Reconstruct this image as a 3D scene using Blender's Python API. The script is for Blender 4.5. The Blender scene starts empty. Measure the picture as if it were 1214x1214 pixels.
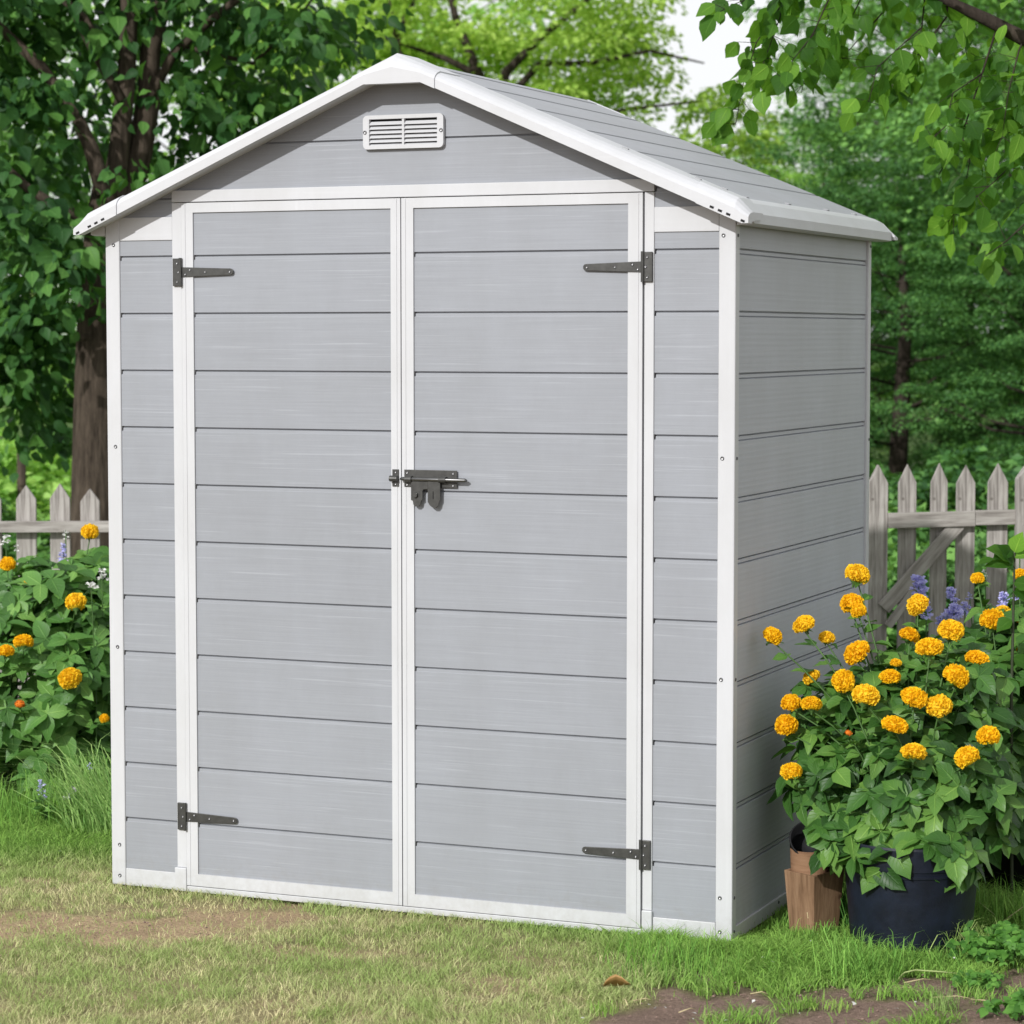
import bpy, math, random
import numpy as np
from mathutils import Vector, Matrix

random.seed(7)
SC = bpy.context.scene
COL = SC.collection

# ---------------------------------------------------------------- camera
CAM = np.array([3.81147, -6.10436, 1.51460])
RX, RZ, FPX = 1.50294, 0.403768, 3083.87          # pose and focal length (in units of a 1214 px frame)
cam = bpy.data.objects.new('camera', bpy.data.cameras.new('camera'))
COL.objects.link(cam)
cam.location = CAM
cam.rotation_euler = (RX, 0, RZ)
cam.data.sensor_width = 36
cam.data.lens = FPX / 1214 * 36
cam.data.clip_start = 0.05
cam.data.clip_end = 2000
cam.data.dof.use_dof = True
cam.data.dof.focus_distance = 6.9
cam.data.dof.aperture_fstop = 6.3
SC.camera = cam

# ---------------------------------------------------------------- light
SUN_EL, SUN_AZ_X = 30.5, -0.20      # sun stands in front of the shed, a touch to its left
to_sun = Vector((SUN_AZ_X, -1.0, 0)).normalized() * math.cos(math.radians(SUN_EL)) + Vector((0, 0, math.sin(math.radians(SUN_EL))))
w = bpy.data.worlds.new('World')
SC.world = w
w.use_nodes = True
nt = w.node_tree
bg = nt.nodes['Background']
sky = nt.nodes.new('ShaderNodeTexSky')
sky.sky_type = 'NISHITA'
sky.sun_disc = False
sky.sun_elevation = math.radians(SUN_EL)
sky.sun_rotation = math.atan2(to_sun.x, to_sun.y)
sky.air_density = 1.0
sky.dust_density = 1.0
sky.ozone_density = 1.0
hs = nt.nodes.new('ShaderNodeHueSaturation')
hs.inputs['Saturation'].default_value = 0.16      # thin bright cloud veil
nt.links.new(sky.outputs[0], hs.inputs['Color'])
veil = nt.nodes.new('ShaderNodeMix'); veil.data_type = 'RGBA'   # even white overcast over most of the blue
veil.inputs[0].default_value = 0.7
nt.links.new(hs.outputs[0], veil.inputs[6])
veil.inputs[7].default_value = (9.2, 9.3, 9.5, 1)
nt.links.new(veil.outputs[2], bg.inputs[0])
bg.inputs[1].default_value = 0.11

sun = bpy.data.objects.new('sun', bpy.data.lights.new('sun', 'SUN'))
COL.objects.link(sun)
sun.data.energy = 3.5
sun.data.angle = math.radians(0.9)
sun.data.color = (1.0, 0.985, 0.96)
sun.rotation_euler = to_sun.to_track_quat('Z', 'Y').to_euler()

SC.view_settings.view_transform = 'Standard'
SC.view_settings.look = 'None'
SC.view_settings.exposure = 0.08
SC.view_settings.gamma = 1.0
SC.view_settings.use_curve_mapping = False

SC.render.engine = 'CYCLES'
SC.cycles.max_bounces = 6
SC.cycles.diffuse_bounces = 3
SC.cycles.glossy_bounces = 2
SC.cycles.transmission_bounces = 4

# ---------------------------------------------------------------- helpers: space
_c, _s = math.cos(RX), math.sin(RX)
_cz, _sz = math.cos(RZ), math.sin(RZ)
ROT = np.array([[_cz, -_sz, 0], [_sz, _cz, 0], [0, 0, 1]]) @ np.array([[1, 0, 0], [0, _c, -_s], [0, _s, _c]])


def at(px, py, depth):
    """world point seen at (px,py) of the photograph at the given depth"""
    return CAM + ROT @ np.array([(px - 607) / FPX, -(py - 607) / FPX, -1.0]) * depth


def atz(px, py, z=0.0):
    d = ROT @ np.array([(px - 607) / FPX, -(py - 607) / FPX, -1.0])
    return CAM + d * ((z - CAM[2]) / d[2])


FWD = np.array([-_sz, _cz, 0.0])
RGT = np.array([_cz, _sz, 0.0])
A0, B0 = float(CAM @ RGT), float(CAM @ FWD)

# ---------------------------------------------------------------- helpers: meshes


def mesh_np(name, V, F, mat=None, smooth=False, cols=None, parent=None, mats=None, midx=None):
    """V (n,3); F list of index lists or list of int arrays (m,k)"""
    me = bpy.data.meshes.new(name)
    V = np.asarray(V, dtype=np.float32)
    groups = F if isinstance(F, list) and len(F) and isinstance(F[0], np.ndarray) else None
    if groups is None:
        me.from_pydata([tuple(v) for v in V.tolist()], [], [list(map(int, f)) for f in F])
    else:
        loops = np.concatenate([g.ravel() for g in groups]).astype(np.int32)
        cnt = np.concatenate([np.full(len(g), g.shape[1]) for g in groups]).astype(np.int32)
        start = np.concatenate([[0], np.cumsum(cnt)[:-1]]).astype(np.int32)
        me.vertices.add(len(V)); me.vertices.foreach_set('co', V.ravel())
        me.loops.add(len(loops)); me.loops.foreach_set('vertex_index', loops)
        me.polygons.add(len(cnt)); me.polygons.foreach_set('loop_start', start)
        me.polygons.foreach_set('loop_total', cnt)
        me.update(calc_edges=True)
        me.validate()
    if cols is not None:
        at_ = me.color_attributes.new('tint', 'FLOAT_COLOR', 'POINT')
        c4 = np.ones((len(V), 4), dtype=np.float32); c4[:, :3] = cols
        at_.data.foreach_set('color', c4.ravel())
    if smooth:
        me.polygons.foreach_set('use_smooth', [True] * len(me.polygons))
    if mats:
        for m in mats: me.materials.append(m)
        if midx is not None: me.polygons.foreach_set('material_index', np.asarray(midx, dtype=np.int32))
    elif mat:
        me.materials.append(mat)
    o = bpy.data.objects.new(name, me)
    COL.objects.link(o)
    if parent is not None: o.parent = parent
    return o


class MB:
    def __init__(s): s.v = []; s.f = []

    def add(s, V, F):
        n = len(s.v); s.v.extend([tuple(float(c) for c in p) for p in V]); s.f.extend([[i + n for i in f] for f in F]); return s

    def box(s, x0, x1, y0, y1, z0, z1):
        V = [(x, y, z) for z in (z0, z1) for y in (y0, y1) for x in (x0, x1)]
        return s.add(V, [[0, 2, 3, 1], [4, 5, 7, 6], [0, 1, 5, 4], [2, 6, 7, 3], [0, 4, 6, 2], [1, 3, 7, 5]])

    def bar(s, p, q, wd, th, up=(0, 0, 1)):
        p = Vector(p); q = Vector(q); d = (q - p).normalized(); u = Vector(up)
        n = d.cross(u).normalized(); u = n.cross(d).normalized()
        V = [e + n * (a * th / 2) + u * (b * wd / 2) for e in (p, q) for a, b in ((-1, -1), (1, -1), (1, 1), (-1, 1))]
        return s.add(V, [[3, 2, 1, 0], [4, 5, 6, 7], [0, 1, 5, 4], [1, 2, 6, 5], [2, 3, 7, 6], [3, 0, 4, 7]])

    def prism(s, poly, axis, a, b):
        """poly of (u,v); extruded along axis 'X','Y' or 'Z' from a to b"""
        mk = {'X': lambda u, v, t: (t, u, v), 'Y': lambda u, v, t: (u, t, v), 'Z': lambda u, v, t: (u, v, t)}[axis]
        n = len(poly)
        V = [mk(u, v, a) for u, v in poly] + [mk(u, v, b) for u, v in poly]
        F = [list(range(n))[::-1], list(range(n, 2 * n))] + [[i, (i + 1) % n, n + (i + 1) % n, n + i] for i in range(n)]
        return s.add(V, F)

    def tube(s, pts, rad, seg=8, cap=True):
        pts = [Vector(p) for p in pts]
        if not hasattr(rad, '__len__'): rad = [rad] * len(pts)
        rings = []; up = None
        for i, p in enumerate(pts):
            d = (pts[min(i + 1, len(pts) - 1)] - pts[max(i - 1, 0)])
            if d.length < 1e-9: d = Vector((0, 0, 1))
            d.normalize()
            if up is None:
                up = Vector((1, 0, 0)) if abs(d.x) < .8 else Vector((0, 1, 0))
            a = d.cross(up).normalized(); b = d.cross(a).normalized(); up = -b if False else a.cross(d).normalized()
            rings.append([p + (a * math.cos(t) + b * math.sin(t)) * rad[i] for t in [2 * math.pi * k / seg for k in range(seg)]])
        V = [v for r in rings for v in r]; F = []
        for i in range(len(pts) - 1):
            for k in range(seg):
                F.append([i * seg + k, i * seg + (k + 1) % seg, (i + 1) * seg + (k + 1) % seg, (i + 1) * seg + k])
        if cap:
            F.append(list(range(seg))[::-1]); F.append([(len(pts) - 1) * seg + k for k in range(seg)])
        return s.add(V, F)

    def lathe(s, prof, cx=0, cy=0, seg=40, mat=None):
        V = []; F = []
        for r, z in prof:
            for k in range(seg):
                t = 2 * math.pi * k / seg; V.append((cx + r * math.cos(t), cy + r * math.sin(t), z))
        for i in range(len(prof) - 1):
            for k in range(seg):
                F.append([i * seg + k, i * seg + (k + 1) % seg, (i + 1) * seg + (k + 1) % seg, (i + 1) * seg + k])
        if mat is not None: V = [mat @ Vector(v) for v in V]
        return s.add(V, F)

    def build(s, name, mat, parent=None, smooth=False, bevel=0):
        o = mesh_np(name, s.v, s.f, mat, smooth, parent=parent)
        if bevel:
            b = o.modifiers.new('bevel', 'BEVEL'); b.width = bevel; b.segments = 2; b.limit_method = 'ANGLE'
            b.harden_normals = False
        return o


def thing(name, label, cat, loc=(0, 0, 0), group=None, rz=0):
    o = bpy.data.objects.new(name, None); COL.objects.link(o)
    o.location = loc; o.rotation_euler = (0, 0, rz); o.empty_display_size = .05
    return tag(o, label, cat, group)


def tag(o, label=None, cat=None, group=None, kind=None):
    if label: o['label'] = label
    if cat: o['category'] = cat
    if group: o['group'] = group
    if kind: o['kind'] = kind
    return o

# ---------------------------------------------------------------- helpers: materials


def new_mat(name, rough=.6, spec=.4):
    m = bpy.data.materials.new(name); m.use_nodes = True
    b = m.node_tree.nodes['Principled BSDF']
    b.inputs['Roughness'].default_value = rough
    b.inputs['Specular IOR Level'].default_value = spec
    return m, m.node_tree, b


def N(nt, t, **kw):
    n = nt.nodes.new('ShaderNode' + t)
    for k, v in kw.items(): setattr(n, k, v)
    return n


def ramp(nt, stops, src):
    r = N(nt, 'ValToRGB'); e = r.color_ramp.elements
    while len(e) < len(stops): e.new(.5)
    for el, (p, c) in zip(e, stops): el.position = p; el.color = (*c, 1)
    nt.links.new(src, r.inputs[0]); return r.outputs[0]


def plain(name, col, rough=.6, spec=.4, metal=0, noise=.08, scale=30, bump=0.0, bscale=200):
    m, nt, b = new_mat(name, rough, spec)
    b.inputs['Metallic'].default_value = metal
    tc = N(nt, 'TexCoord'); n = N(nt, 'TexNoise'); n.inputs['Scale'].default_value = scale; n.inputs['Detail'].default_value = 5
    nt.links.new(tc.outputs['Object'], n.inputs['Vector'])
    lo = tuple(max(0, c * (1 - noise)) for c in col); hi = tuple(c * (1 + noise) for c in col)
    nt.links.new(ramp(nt, [(.3, lo), (.7, hi)], n.outputs['Fac']), b.inputs['Base Color'])
    if bump:
        n2 = N(nt, 'TexNoise'); n2.inputs['Scale'].default_value = bscale; n2.inputs['Detail'].default_value = 4
        nt.links.new(tc.outputs['Object'], n2.inputs['Vector'])
        bp = N(nt, 'Bump'); bp.inputs['Strength'].default_value = bump; bp.inputs['Distance'].default_value = .002
        nt.links.new(n2.outputs['Fac'], bp.inputs['Height']); nt.links.new(bp.outputs[0], b.inputs['Normal'])
    return m


def grained(name, col, stretch, rough=.45, spec=.35, var=.05, streak=.10, bump=.25, bdist=.0012, rib=0.0, dirt=True):
    """moulded wood-grain plastic: grain runs along the axis with the small stretch value"""
    m, nt, b = new_mat(name, rough, spec)
    tc = N(nt, 'TexCoord'); mp = N(nt, 'Mapping'); mp.inputs['Scale'].default_value = stretch
    nt.links.new(tc.outputs['Object'], mp.inputs['Vector'])
    n1 = N(nt, 'TexNoise'); n1.inputs['Scale'].default_value = 1.0; n1.inputs['Detail'].default_value = 6; n1.inputs['Roughness'].default_value = .6
    nt.links.new(mp.outputs[0], n1.inputs['Vector'])
    n2 = N(nt, 'TexNoise'); n2.inputs['Scale'].default_value = .45; n2.inputs['Detail'].default_value = 3
    mp2 = N(nt, 'Mapping'); mp2.inputs['Scale'].default_value = tuple(s * 1.9 for s in stretch); mp2.inputs['Location'].default_value = (7, 3, 5)
    nt.links.new(tc.outputs['Object'], mp2.inputs['Vector']); nt.links.new(mp2.outputs[0], n2.inputs['Vector'])
    base = ramp(nt, [(.3, tuple(c * (1 - var) for c in col)), (.7, tuple(c * (1 + var) for c in col))], n1.outputs['Fac'])
    st = ramp(nt, [(.62, (0, 0, 0)), (.72, (1, 1, 1))], n2.outputs['Fac'])
    mix = N(nt, 'Mix', data_type='RGBA'); nt.links.new(st, mix.inputs[0]); nt.links.new(base, mix.inputs[6])
    mix.inputs[7].default_value = (*[min(1, c * (1 + streak)) for c in col], 1)
    # weather: faint broad unevenness, rain-washed dust and a little earth splashed along the foot
    big = N(nt, 'TexNoise'); big.inputs['Scale'].default_value = 2.2; big.inputs['Detail'].default_value = 6; big.inputs['Roughness'].default_value = .7
    mpb = N(nt, 'Mapping'); mpb.inputs['Scale'].default_value = (1.6, 1.6, .7); nt.links.new(tc.outputs['Object'], mpb.inputs['Vector']); nt.links.new(mpb.outputs[0], big.inputs['Vector'])
    wm = N(nt, 'Mix', data_type='RGBA', blend_type='MULTIPLY'); wm.inputs[0].default_value = 1
    nt.links.new(mix.outputs[2], wm.inputs[6]); nt.links.new(ramp(nt, [(.32, (.93, .925, .91)), (.62, (1.02, 1.02, 1.02))], big.outputs['Fac']), wm.inputs[7])
    if dirt:
        sx = N(nt, 'SeparateXYZ'); nt.links.new(tc.outputs['Object'], sx.inputs[0])
        dn = N(nt, 'TexNoise'); dn.inputs['Scale'].default_value = 38; dn.inputs['Detail'].default_value = 6; dn.inputs['Roughness'].default_value = .7; nt.links.new(tc.outputs['Object'], dn.inputs['Vector'])
        h = N(nt, 'MapRange'); h.inputs[1].default_value = .0; h.inputs[2].default_value = .17; h.inputs[3].default_value = .30; h.inputs[4].default_value = -.12; nt.links.new(sx.outputs[2], h.inputs[0])
        ad = N(nt, 'Math', operation='ADD'); nt.links.new(dn.outputs['Fac'], ad.inputs[0]); nt.links.new(h.outputs[0], ad.inputs[1])
        dm = ramp(nt, [(.60, (0, 0, 0)), (.85, (.14, .14, .14))], ad.outputs[0])
        dx = N(nt, 'Mix', data_type='RGBA'); nt.links.new(dm, dx.inputs[0]); nt.links.new(wm.outputs[2], dx.inputs[6]); dx.inputs[7].default_value = (.20, .17, .11, 1)
        nt.links.new(dx.outputs[2], b.inputs['Base Color'])
    else: nt.links.new(wm.outputs[2], b.inputs['Base Color'])
    bp = N(nt, 'Bump'); bp.inputs['Strength'].default_value = bump; bp.inputs['Distance'].default_value = bdist
    nt.links.new(n1.outputs['Fac'], bp.inputs['Height'])
    last = bp.outputs[0]
    if rib:
        wv = N(nt, 'TexWave', bands_direction='Z'); wv.inputs['Scale'].default_value = 22; wv.inputs['Distortion'].default_value = 1.2
        wv.inputs['Detail'].default_value = 2; wv.inputs['Detail Scale'].default_value = .6
        mp3 = N(nt, 'Mapping'); mp3.inputs['Scale'].default_value = (.05, .05, 1)
        nt.links.new(tc.outputs['Object'], mp3.inputs['Vector']); nt.links.new(mp3.outputs[0], wv.inputs['Vector'])
        b2 = N(nt, 'Bump'); b2.inputs['Strength'].default_value = rib; b2.inputs['Distance'].default_value = .002
        nt.links.new(wv.outputs['Fac'], b2.inputs['Height']); nt.links.new(bp.outputs[0], b2.inputs['Normal']); last = b2.outputs[0]
    nt.links.new(last, b.inputs['Normal'])
    return m


def leaf_mat(name, dark, mid, light, trans=.35, rough=.5, spec=.22, nscale=2.0, tcol=None, veins=False, per_object=False):
    m, nt, b = new_mat(name, rough, spec)
    geo = N(nt, 'NewGeometry'); tc = N(nt, 'TexCoord')
    n = N(nt, 'TexNoise'); n.inputs['Scale'].default_value = nscale; n.inputs['Detail'].default_value = 2
    nt.links.new(tc.outputs['Object'], n.inputs['Vector'])
    ad = N(nt, 'Math', operation='MULTIPLY_ADD'); ad.inputs[1].default_value = .75; 
    nt.links.new((N(nt, 'ObjectInfo') if per_object else geo).outputs['Random' if per_object else 'Random Per Island'], ad.inputs[0])
    sb = N(nt, 'Math', operation='MULTIPLY_ADD'); sb.inputs[1].default_value = .9; sb.inputs[2].default_value = -.3
    nt.links.new(n.outputs['Fac'], sb.inputs[0]); nt.links.new(sb.outputs[0], ad.inputs[2])
    col = ramp(nt, [(.15, dark), (.5, mid), (.95, light)], ad.outputs[0])
    if veins:
        at_ = N(nt, 'Attribute', attribute_name='tint'); sp = N(nt, 'SeparateColor'); nt.links.new(at_.outputs['Color'], sp.inputs[0])
        ribm = ramp(nt, [(.03, (1, 1, 1)), (.10, (0, 0, 0))], sp.outputs[1])
        ph = N(nt, 'Math', operation='MULTIPLY_ADD'); ph.inputs[1].default_value = 44; nt.links.new(sp.outputs[0], ph.inputs[0])
        pv = N(nt, 'Math', operation='MULTIPLY'); pv.inputs[1].default_value = -13; nt.links.new(sp.outputs[1], pv.inputs[0]); nt.links.new(pv.outputs[0], ph.inputs[2])
        sn = N(nt, 'Math', operation='SINE'); nt.links.new(ph.outputs[0], sn.inputs[0])
        side = ramp(nt, [(.80, (0, 0, 0)), (1.0, (.45, .45, .45))], sn.outputs[0])
        mxv = N(nt, 'Math', operation='MAXIMUM'); nt.links.new(ribm, mxv.inputs[0]); nt.links.new(side, mxv.inputs[1])
        vm = N(nt, 'Mix', data_type='RGBA'); nt.links.new(mxv.outputs[0], vm.inputs[0]); nt.links.new(col, vm.inputs[6])
        lit = N(nt, 'Mix', data_type='RGBA', blend_type='MULTIPLY'); lit.inputs[0].default_value = 1; nt.links.new(col, lit.inputs[6]); lit.inputs[7].default_value = (1.75, 1.5, 1.7, 1)
        nt.links.new(lit.outputs[2], vm.inputs[7]); col = vm.outputs[2]
        bpv = N(nt, 'Bump'); bpv.inputs['Strength'].default_value = .5; bpv.inputs['Distance'].default_value = .003; bpv.invert = True
        nt.links.new(mxv.outputs[0], bpv.inputs['Height']); nt.links.new(bpv.outputs[0], b.inputs['Normal'])
    nt.links.new(col, b.inputs['Base Color'])
    tr = N(nt, 'BsdfTranslucent'); g = N(nt, 'Mix', data_type='RGBA'); g.inputs[0].default_value = .5
    nt.links.new(col, g.inputs[6]); g.inputs[7].default_value = (*(tcol or (light[0] * 1.6, light[1] * 1.7, light[2] * .8)), 1)
    nt.links.new(g.outputs[2], tr.inputs['Color'])
    ms = N(nt, 'MixShader'); ms.inputs[0].default_value = trans
    nt.links.new(b.outputs[0], ms.inputs[1]); nt.links.new(tr.outputs[0], ms.inputs[2])
    nt.links.new(ms.outputs[0], nt.nodes['Material Output'].inputs['Surface'])
    return m


def tint_mat(name, rough=.7, trans=.25, spec=.2):
    m, nt, b = new_mat(name, rough, spec)
    a = N(nt, 'Attribute', attribute_name='tint')
    nt.links.new(a.outputs['Color'], b.inputs['Base Color'])
    tr = N(nt, 'BsdfTranslucent'); nt.links.new(a.outputs['Color'], tr.inputs['Color'])
    ms = N(nt, 'MixShader'); ms.inputs[0].default_value = trans
    nt.links.new(b.outputs[0], ms.inputs[1]); nt.links.new(tr.outputs[0], ms.inputs[2])
    nt.links.new(ms.outputs[0], nt.nodes['Material Output'].inputs['Surface'])
    return m


def bark_mat(name, dark, light, sc=(14, 14, 2.2), bump=.8):
    m, nt, b = new_mat(name, .9, .1)
    tc = N(nt, 'TexCoord'); mp = N(nt, 'Mapping'); mp.inputs['Scale'].default_value = sc
    n = N(nt, 'TexNoise'); n.inputs['Scale'].default_value = 1.6; n.inputs['Detail'].default_value = 8; n.inputs['Roughness'].default_value = .7
    nt.links.new(tc.outputs['Object'], mp.inputs['Vector']); nt.links.new(mp.outputs[0], n.inputs['Vector'])
    nt.links.new(ramp(nt, [(.3, dark), (.7, light)], n.outputs['Fac']), b.inputs['Base Color'])
    bp = N(nt, 'Bump'); bp.inputs['Strength'].default_value = bump; bp.inputs['Distance'].default_value = .02
    nt.links.new(n.outputs['Fac'], bp.inputs['Height']); nt.links.new(bp.outputs[0], b.inputs['Normal'])
    return m


def wood_mat(name, dark, mid, light, axis_scale, knots=True, bump=.5):
    m, nt, b = new_mat(name, .85, .15)
    tc = N(nt, 'TexCoord'); mp = N(nt, 'Mapping'); mp.inputs['Scale'].default_value = axis_scale
    n = N(nt, 'TexNoise'); n.inputs['Scale'].default_value = 1.0; n.inputs['Detail'].default_value = 7; n.inputs['Roughness'].default_value = .65; n.inputs['Distortion'].default_value = .4
    nt.links.new(tc.outputs['Object'], mp.inputs['Vector']); nt.links.new(mp.outputs[0], n.inputs['Vector'])
    c = ramp(nt, [(.28, dark), (.5, mid), (.75, light)], n.outputs['Fac'])
    n3 = N(nt, 'TexNoise'); n3.inputs['Scale'].default_value = 6; n3.inputs['Detail'].default_value = 3
    nt.links.new(tc.outputs['Object'], n3.inputs['Vector'])
    mx = N(nt, 'Mix', data_type='RGBA', blend_type='MULTIPLY'); mx.inputs[0].default_value = .7
    nt.links.new(c, mx.inputs[6]); nt.links.new(ramp(nt, [(.3, (.62, .6, .58)), (.65, (1.05, 1.05, 1.05))], n3.outputs['Fac']), mx.inputs[7])
    out = mx.outputs[2]
    if knots:
        v = N(nt, 'TexVoronoi'); v.inputs['Scale'].default_value = 9
        nt.links.new(tc.outputs['Object'], v.inputs['Vector'])
        kn = ramp(nt, [(.04, (.25, .22, .2)), (.09, (1, 1, 1))], v.outputs['Distance'])
        m2 = N(nt, 'Mix', data_type='RGBA', blend_type='MULTIPLY'); m2.inputs[0].default_value = .8
        nt.links.new(out, m2.inputs[6]); nt.links.new(kn, m2.inputs[7]); out = m2.outputs[2]
    nt.links.new(out, b.inputs['Base Color'])
    bp = N(nt, 'Bump'); bp.inputs['Strength'].default_value = bump; bp.inputs['Distance'].default_value = .004
    nt.links.new(n.outputs['Fac'], bp.inputs['Height']); nt.links.new(bp.outputs[0], b.inputs['Normal'])
    return m


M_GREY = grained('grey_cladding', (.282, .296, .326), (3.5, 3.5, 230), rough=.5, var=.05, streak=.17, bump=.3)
M_GREY_LIFT = grained('grey_cladding_shade_lift', (.435, .452, .495), (3, 3, 190), rough=.5, var=.04, streak=.05, bump=.2, rib=.06)  # the grey plastic again, made lighter to lift the shaded side wall
M_ROOF = grained('grey_roofing', (.335, .345, .37), (60, 3, 60), rough=.55, var=.03, streak=.05, bump=.2)
M_WHITE = grained('white_trim', (.53, .538, .56), (60, 60, 3), rough=.42, var=.012, streak=.03, bump=.12)
M_WHITEH = grained('white_trim_level', (.53, .538, .56), (3, 60, 90), rough=.42, var=.012, streak=.03, bump=.12)
M_STEEL = plain('dark_galvanised_steel', (.075, .075, .072), rough=.42, metal=.55, noise=.18, scale=60, bump=.1)
M_ROD = plain('bright_steel', (.15, .15, .15), rough=.35, metal=.9, noise=.1, scale=50)
M_SCREW = plain('screw_steel', (.10, .10, .11), rough=.35, metal=.6)
M_SCREWH = plain('screw_head_steel', (.55, .55, .55), rough=.3, metal=.6)
M_HOLE_SHADE = plain('hole_shade_black', (.012, .012, .012), rough=.9)  # black painted in for the shade inside slots, gaps and the vent
M_POT = plain('navy_pot_plastic', (.0055, .0085, .018), rough=.5, spec=.35, noise=.35, scale=25, bump=.4, bscale=60)
M_POTB = plain('black_pot_plastic', (.012, .012, .014), rough=.7, spec=.25, noise=.2)
M_SOIL = plain('potting_soil', (.03, .022, .016), rough=.95, noise=.4, scale=60, bump=1, bscale=80)
M_FENCE = wood_mat('weathered_picket_wood', (.16, .145, .135), (.375, .35, .33), (.55, .525, .50), (75, 75, 5))
M_FENCEH = wood_mat('weathered_rail_wood', (.16, .143, .133), (.36, .336, .315), (.52, .495, .47), (5, 20, 75))
M_BOXW = wood_mat('brown_planter_wood', (.12, .068, .038), (.25, .15, .088), (.36, .235, .145), (70, 70, 5), bump=.4)
M_BOXR = wood_mat('brown_liner_wood', (.17, .09, .055), (.27, .155, .09), (.34, .21, .13), (8, 8, 90), knots=False, bump=.3)
M_BARK = bark_mat('brown_bark', (.022, .017, .013), (.125, .098, .075), sc=(26, 26, 3.2), bump=1.0)
M_BARK2 = bark_mat('dark_bark', (.02, .016, .013), (.07, .055, .045))
M_TWIG = plain('twig_bark', (.05, .035, .025), rough=.8, noise=.3)

L_BUSH = leaf_mat('bush_leaf', (.022, .068, .013), (.050, .140, .024), (.135, .27, .05), trans=.20, rough=.42, spec=.3, nscale=6, veins=True)
L_BUSH2 = leaf_mat('bush_leaf_pale', (.036, .10, .020), (.080, .205, .040), (.17, .34, .075), trans=.22, rough=.42, spec=.3, nscale=6, veins=True)
L_WEED = leaf_mat('weed_leaf', (.04, .12, .02), (.08, .21, .035), (.15, .33, .06), trans=.3, rough=.5, spec=.2, nscale=8)
L_MAPLE = leaf_mat('broad_tree_leaf', (.016, .055, .016), (.036, .112, .027), (.11, .26, .05), trans=.3, rough=.5, spec=.2, nscale=1.2, veins=True)
L_LIME = leaf_mat('yellow_green_leaf', (.17, .31, .045), (.32, .50, .085), (.50, .67, .16), trans=.45, rough=.55, spec=.15, nscale=.9)
L_BRANCH = leaf_mat('branch_leaf', (.022, .075, .010), (.055, .150, .018), (.19, .39, .045), trans=.45, rough=.5, spec=.2, nscale=3, veins=True)
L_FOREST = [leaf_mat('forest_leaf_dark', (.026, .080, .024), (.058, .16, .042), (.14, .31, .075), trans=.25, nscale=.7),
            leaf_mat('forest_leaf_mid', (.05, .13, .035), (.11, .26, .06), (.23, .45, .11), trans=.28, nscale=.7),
            leaf_mat('forest_leaf_pale_haze', (.15, .31, .06), (.27, .50, .10), (.46, .70, .19), trans=.38, nscale=.7)]  # pale green; on far trees it stands for haze put into leaf colour
M_STEM = plain('green_stem', (.06, .13, .03), rough=.6, noise=.2)
M_STEMD = plain('dark_stem', (.035, .045, .02), rough=.6, noise=.2)
M_TINT = tint_mat('grass_blades')

# ---------------------------------------------------------------- noise


def vnoise(x, y, seed=0):
    xi = np.floor(x).astype(np.int64); yi = np.floor(y).astype(np.int64)
    fx = x - xi; fy = y - yi; fx = fx * fx * (3 - 2 * fx); fy = fy * fy * (3 - 2 * fy)

    def h(a, b):
        n = (a * 374761393 + b * 668265263 + seed * 982451653) & 0x7fffffff
        n = ((n ^ (n >> 13)) * 1274126177) & 0x7fffffff
        return ((n ^ (n >> 16)) & 0xffff) / 65535.0
    return (h(xi, yi) * (1 - fx) + h(xi + 1, yi) * fx) * (1 - fy) + (h(xi, yi + 1) * (1 - fx) + h(xi + 1, yi + 1) * fx) * fy


def fbm(x, y, seed=0, o=4):
    t = 0; a = .5; s = 0
    for i in range(o): t = t + a * vnoise(x * 2 ** i, y * 2 ** i, seed + i * 17); s += a; a *= .5
    return t / s


def sstep(a, b, x):
    t = np.clip((x - a) / (b - a), 0, 1); return t * t * (3 - 2 * t)


# ---------------------------------------------------------------- ground
# (a, b): metres to the right of and ahead of the world origin, as one stands looking at the shed
def masks(x, y):
    a = x * RGT[0] + y * RGT[1]; b = x * FWD[0] + y * FWD[1]
    n = fbm(x * 5, y * 5, 3) - .5; n2 = fbm(x * 16, y * 16, 9) - .5
    e = ((a + .05) / .62) ** 2 + ((b + .50 - .10 * (a + .05)) / .17) ** 2
    e2 = ((a - .55) / .45) ** 2 + ((b + .46) / .10) ** 2
    bare = sstep(1.25, .1, e + 5.5 * n + 4.5 * n2) * .88
    bare = np.maximum(bare, .45 * sstep(1.1, .1, e2 + 4.5 * n + 3.0 * n2))
    bare = np.maximum(bare, .45 * sstep(.62, .76, fbm(x * 4.3 + 3, y * 4.3, 88)) * sstep(.3, .0, b))
    edge = -1.045 - .22 * sstep(1.6, 1.3, a) - .6 * sstep(1.42, 1.1, a)
    soil = sstep(.05, -.05, b - edge - .22 * n - .16 * n2 - .30 * (fbm(x * 3.3, y * 3.3, 12) - .5)) * (1 - .55 * sstep(.56, .66, fbm(x * 9, y * 9, 61)))
    green = np.clip(sstep(.12, .5, b) + sstep(1.22, 1.62, a + .3 * n + .25 * sstep(-.9, -.4, b)), 0, 1)
    under = sstep(1.05, 1.35, b) * sstep(.5, .2, a)          # shaded bed beneath the left shrub
    return a, b, bare, soil, green, under, n, n2


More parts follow.
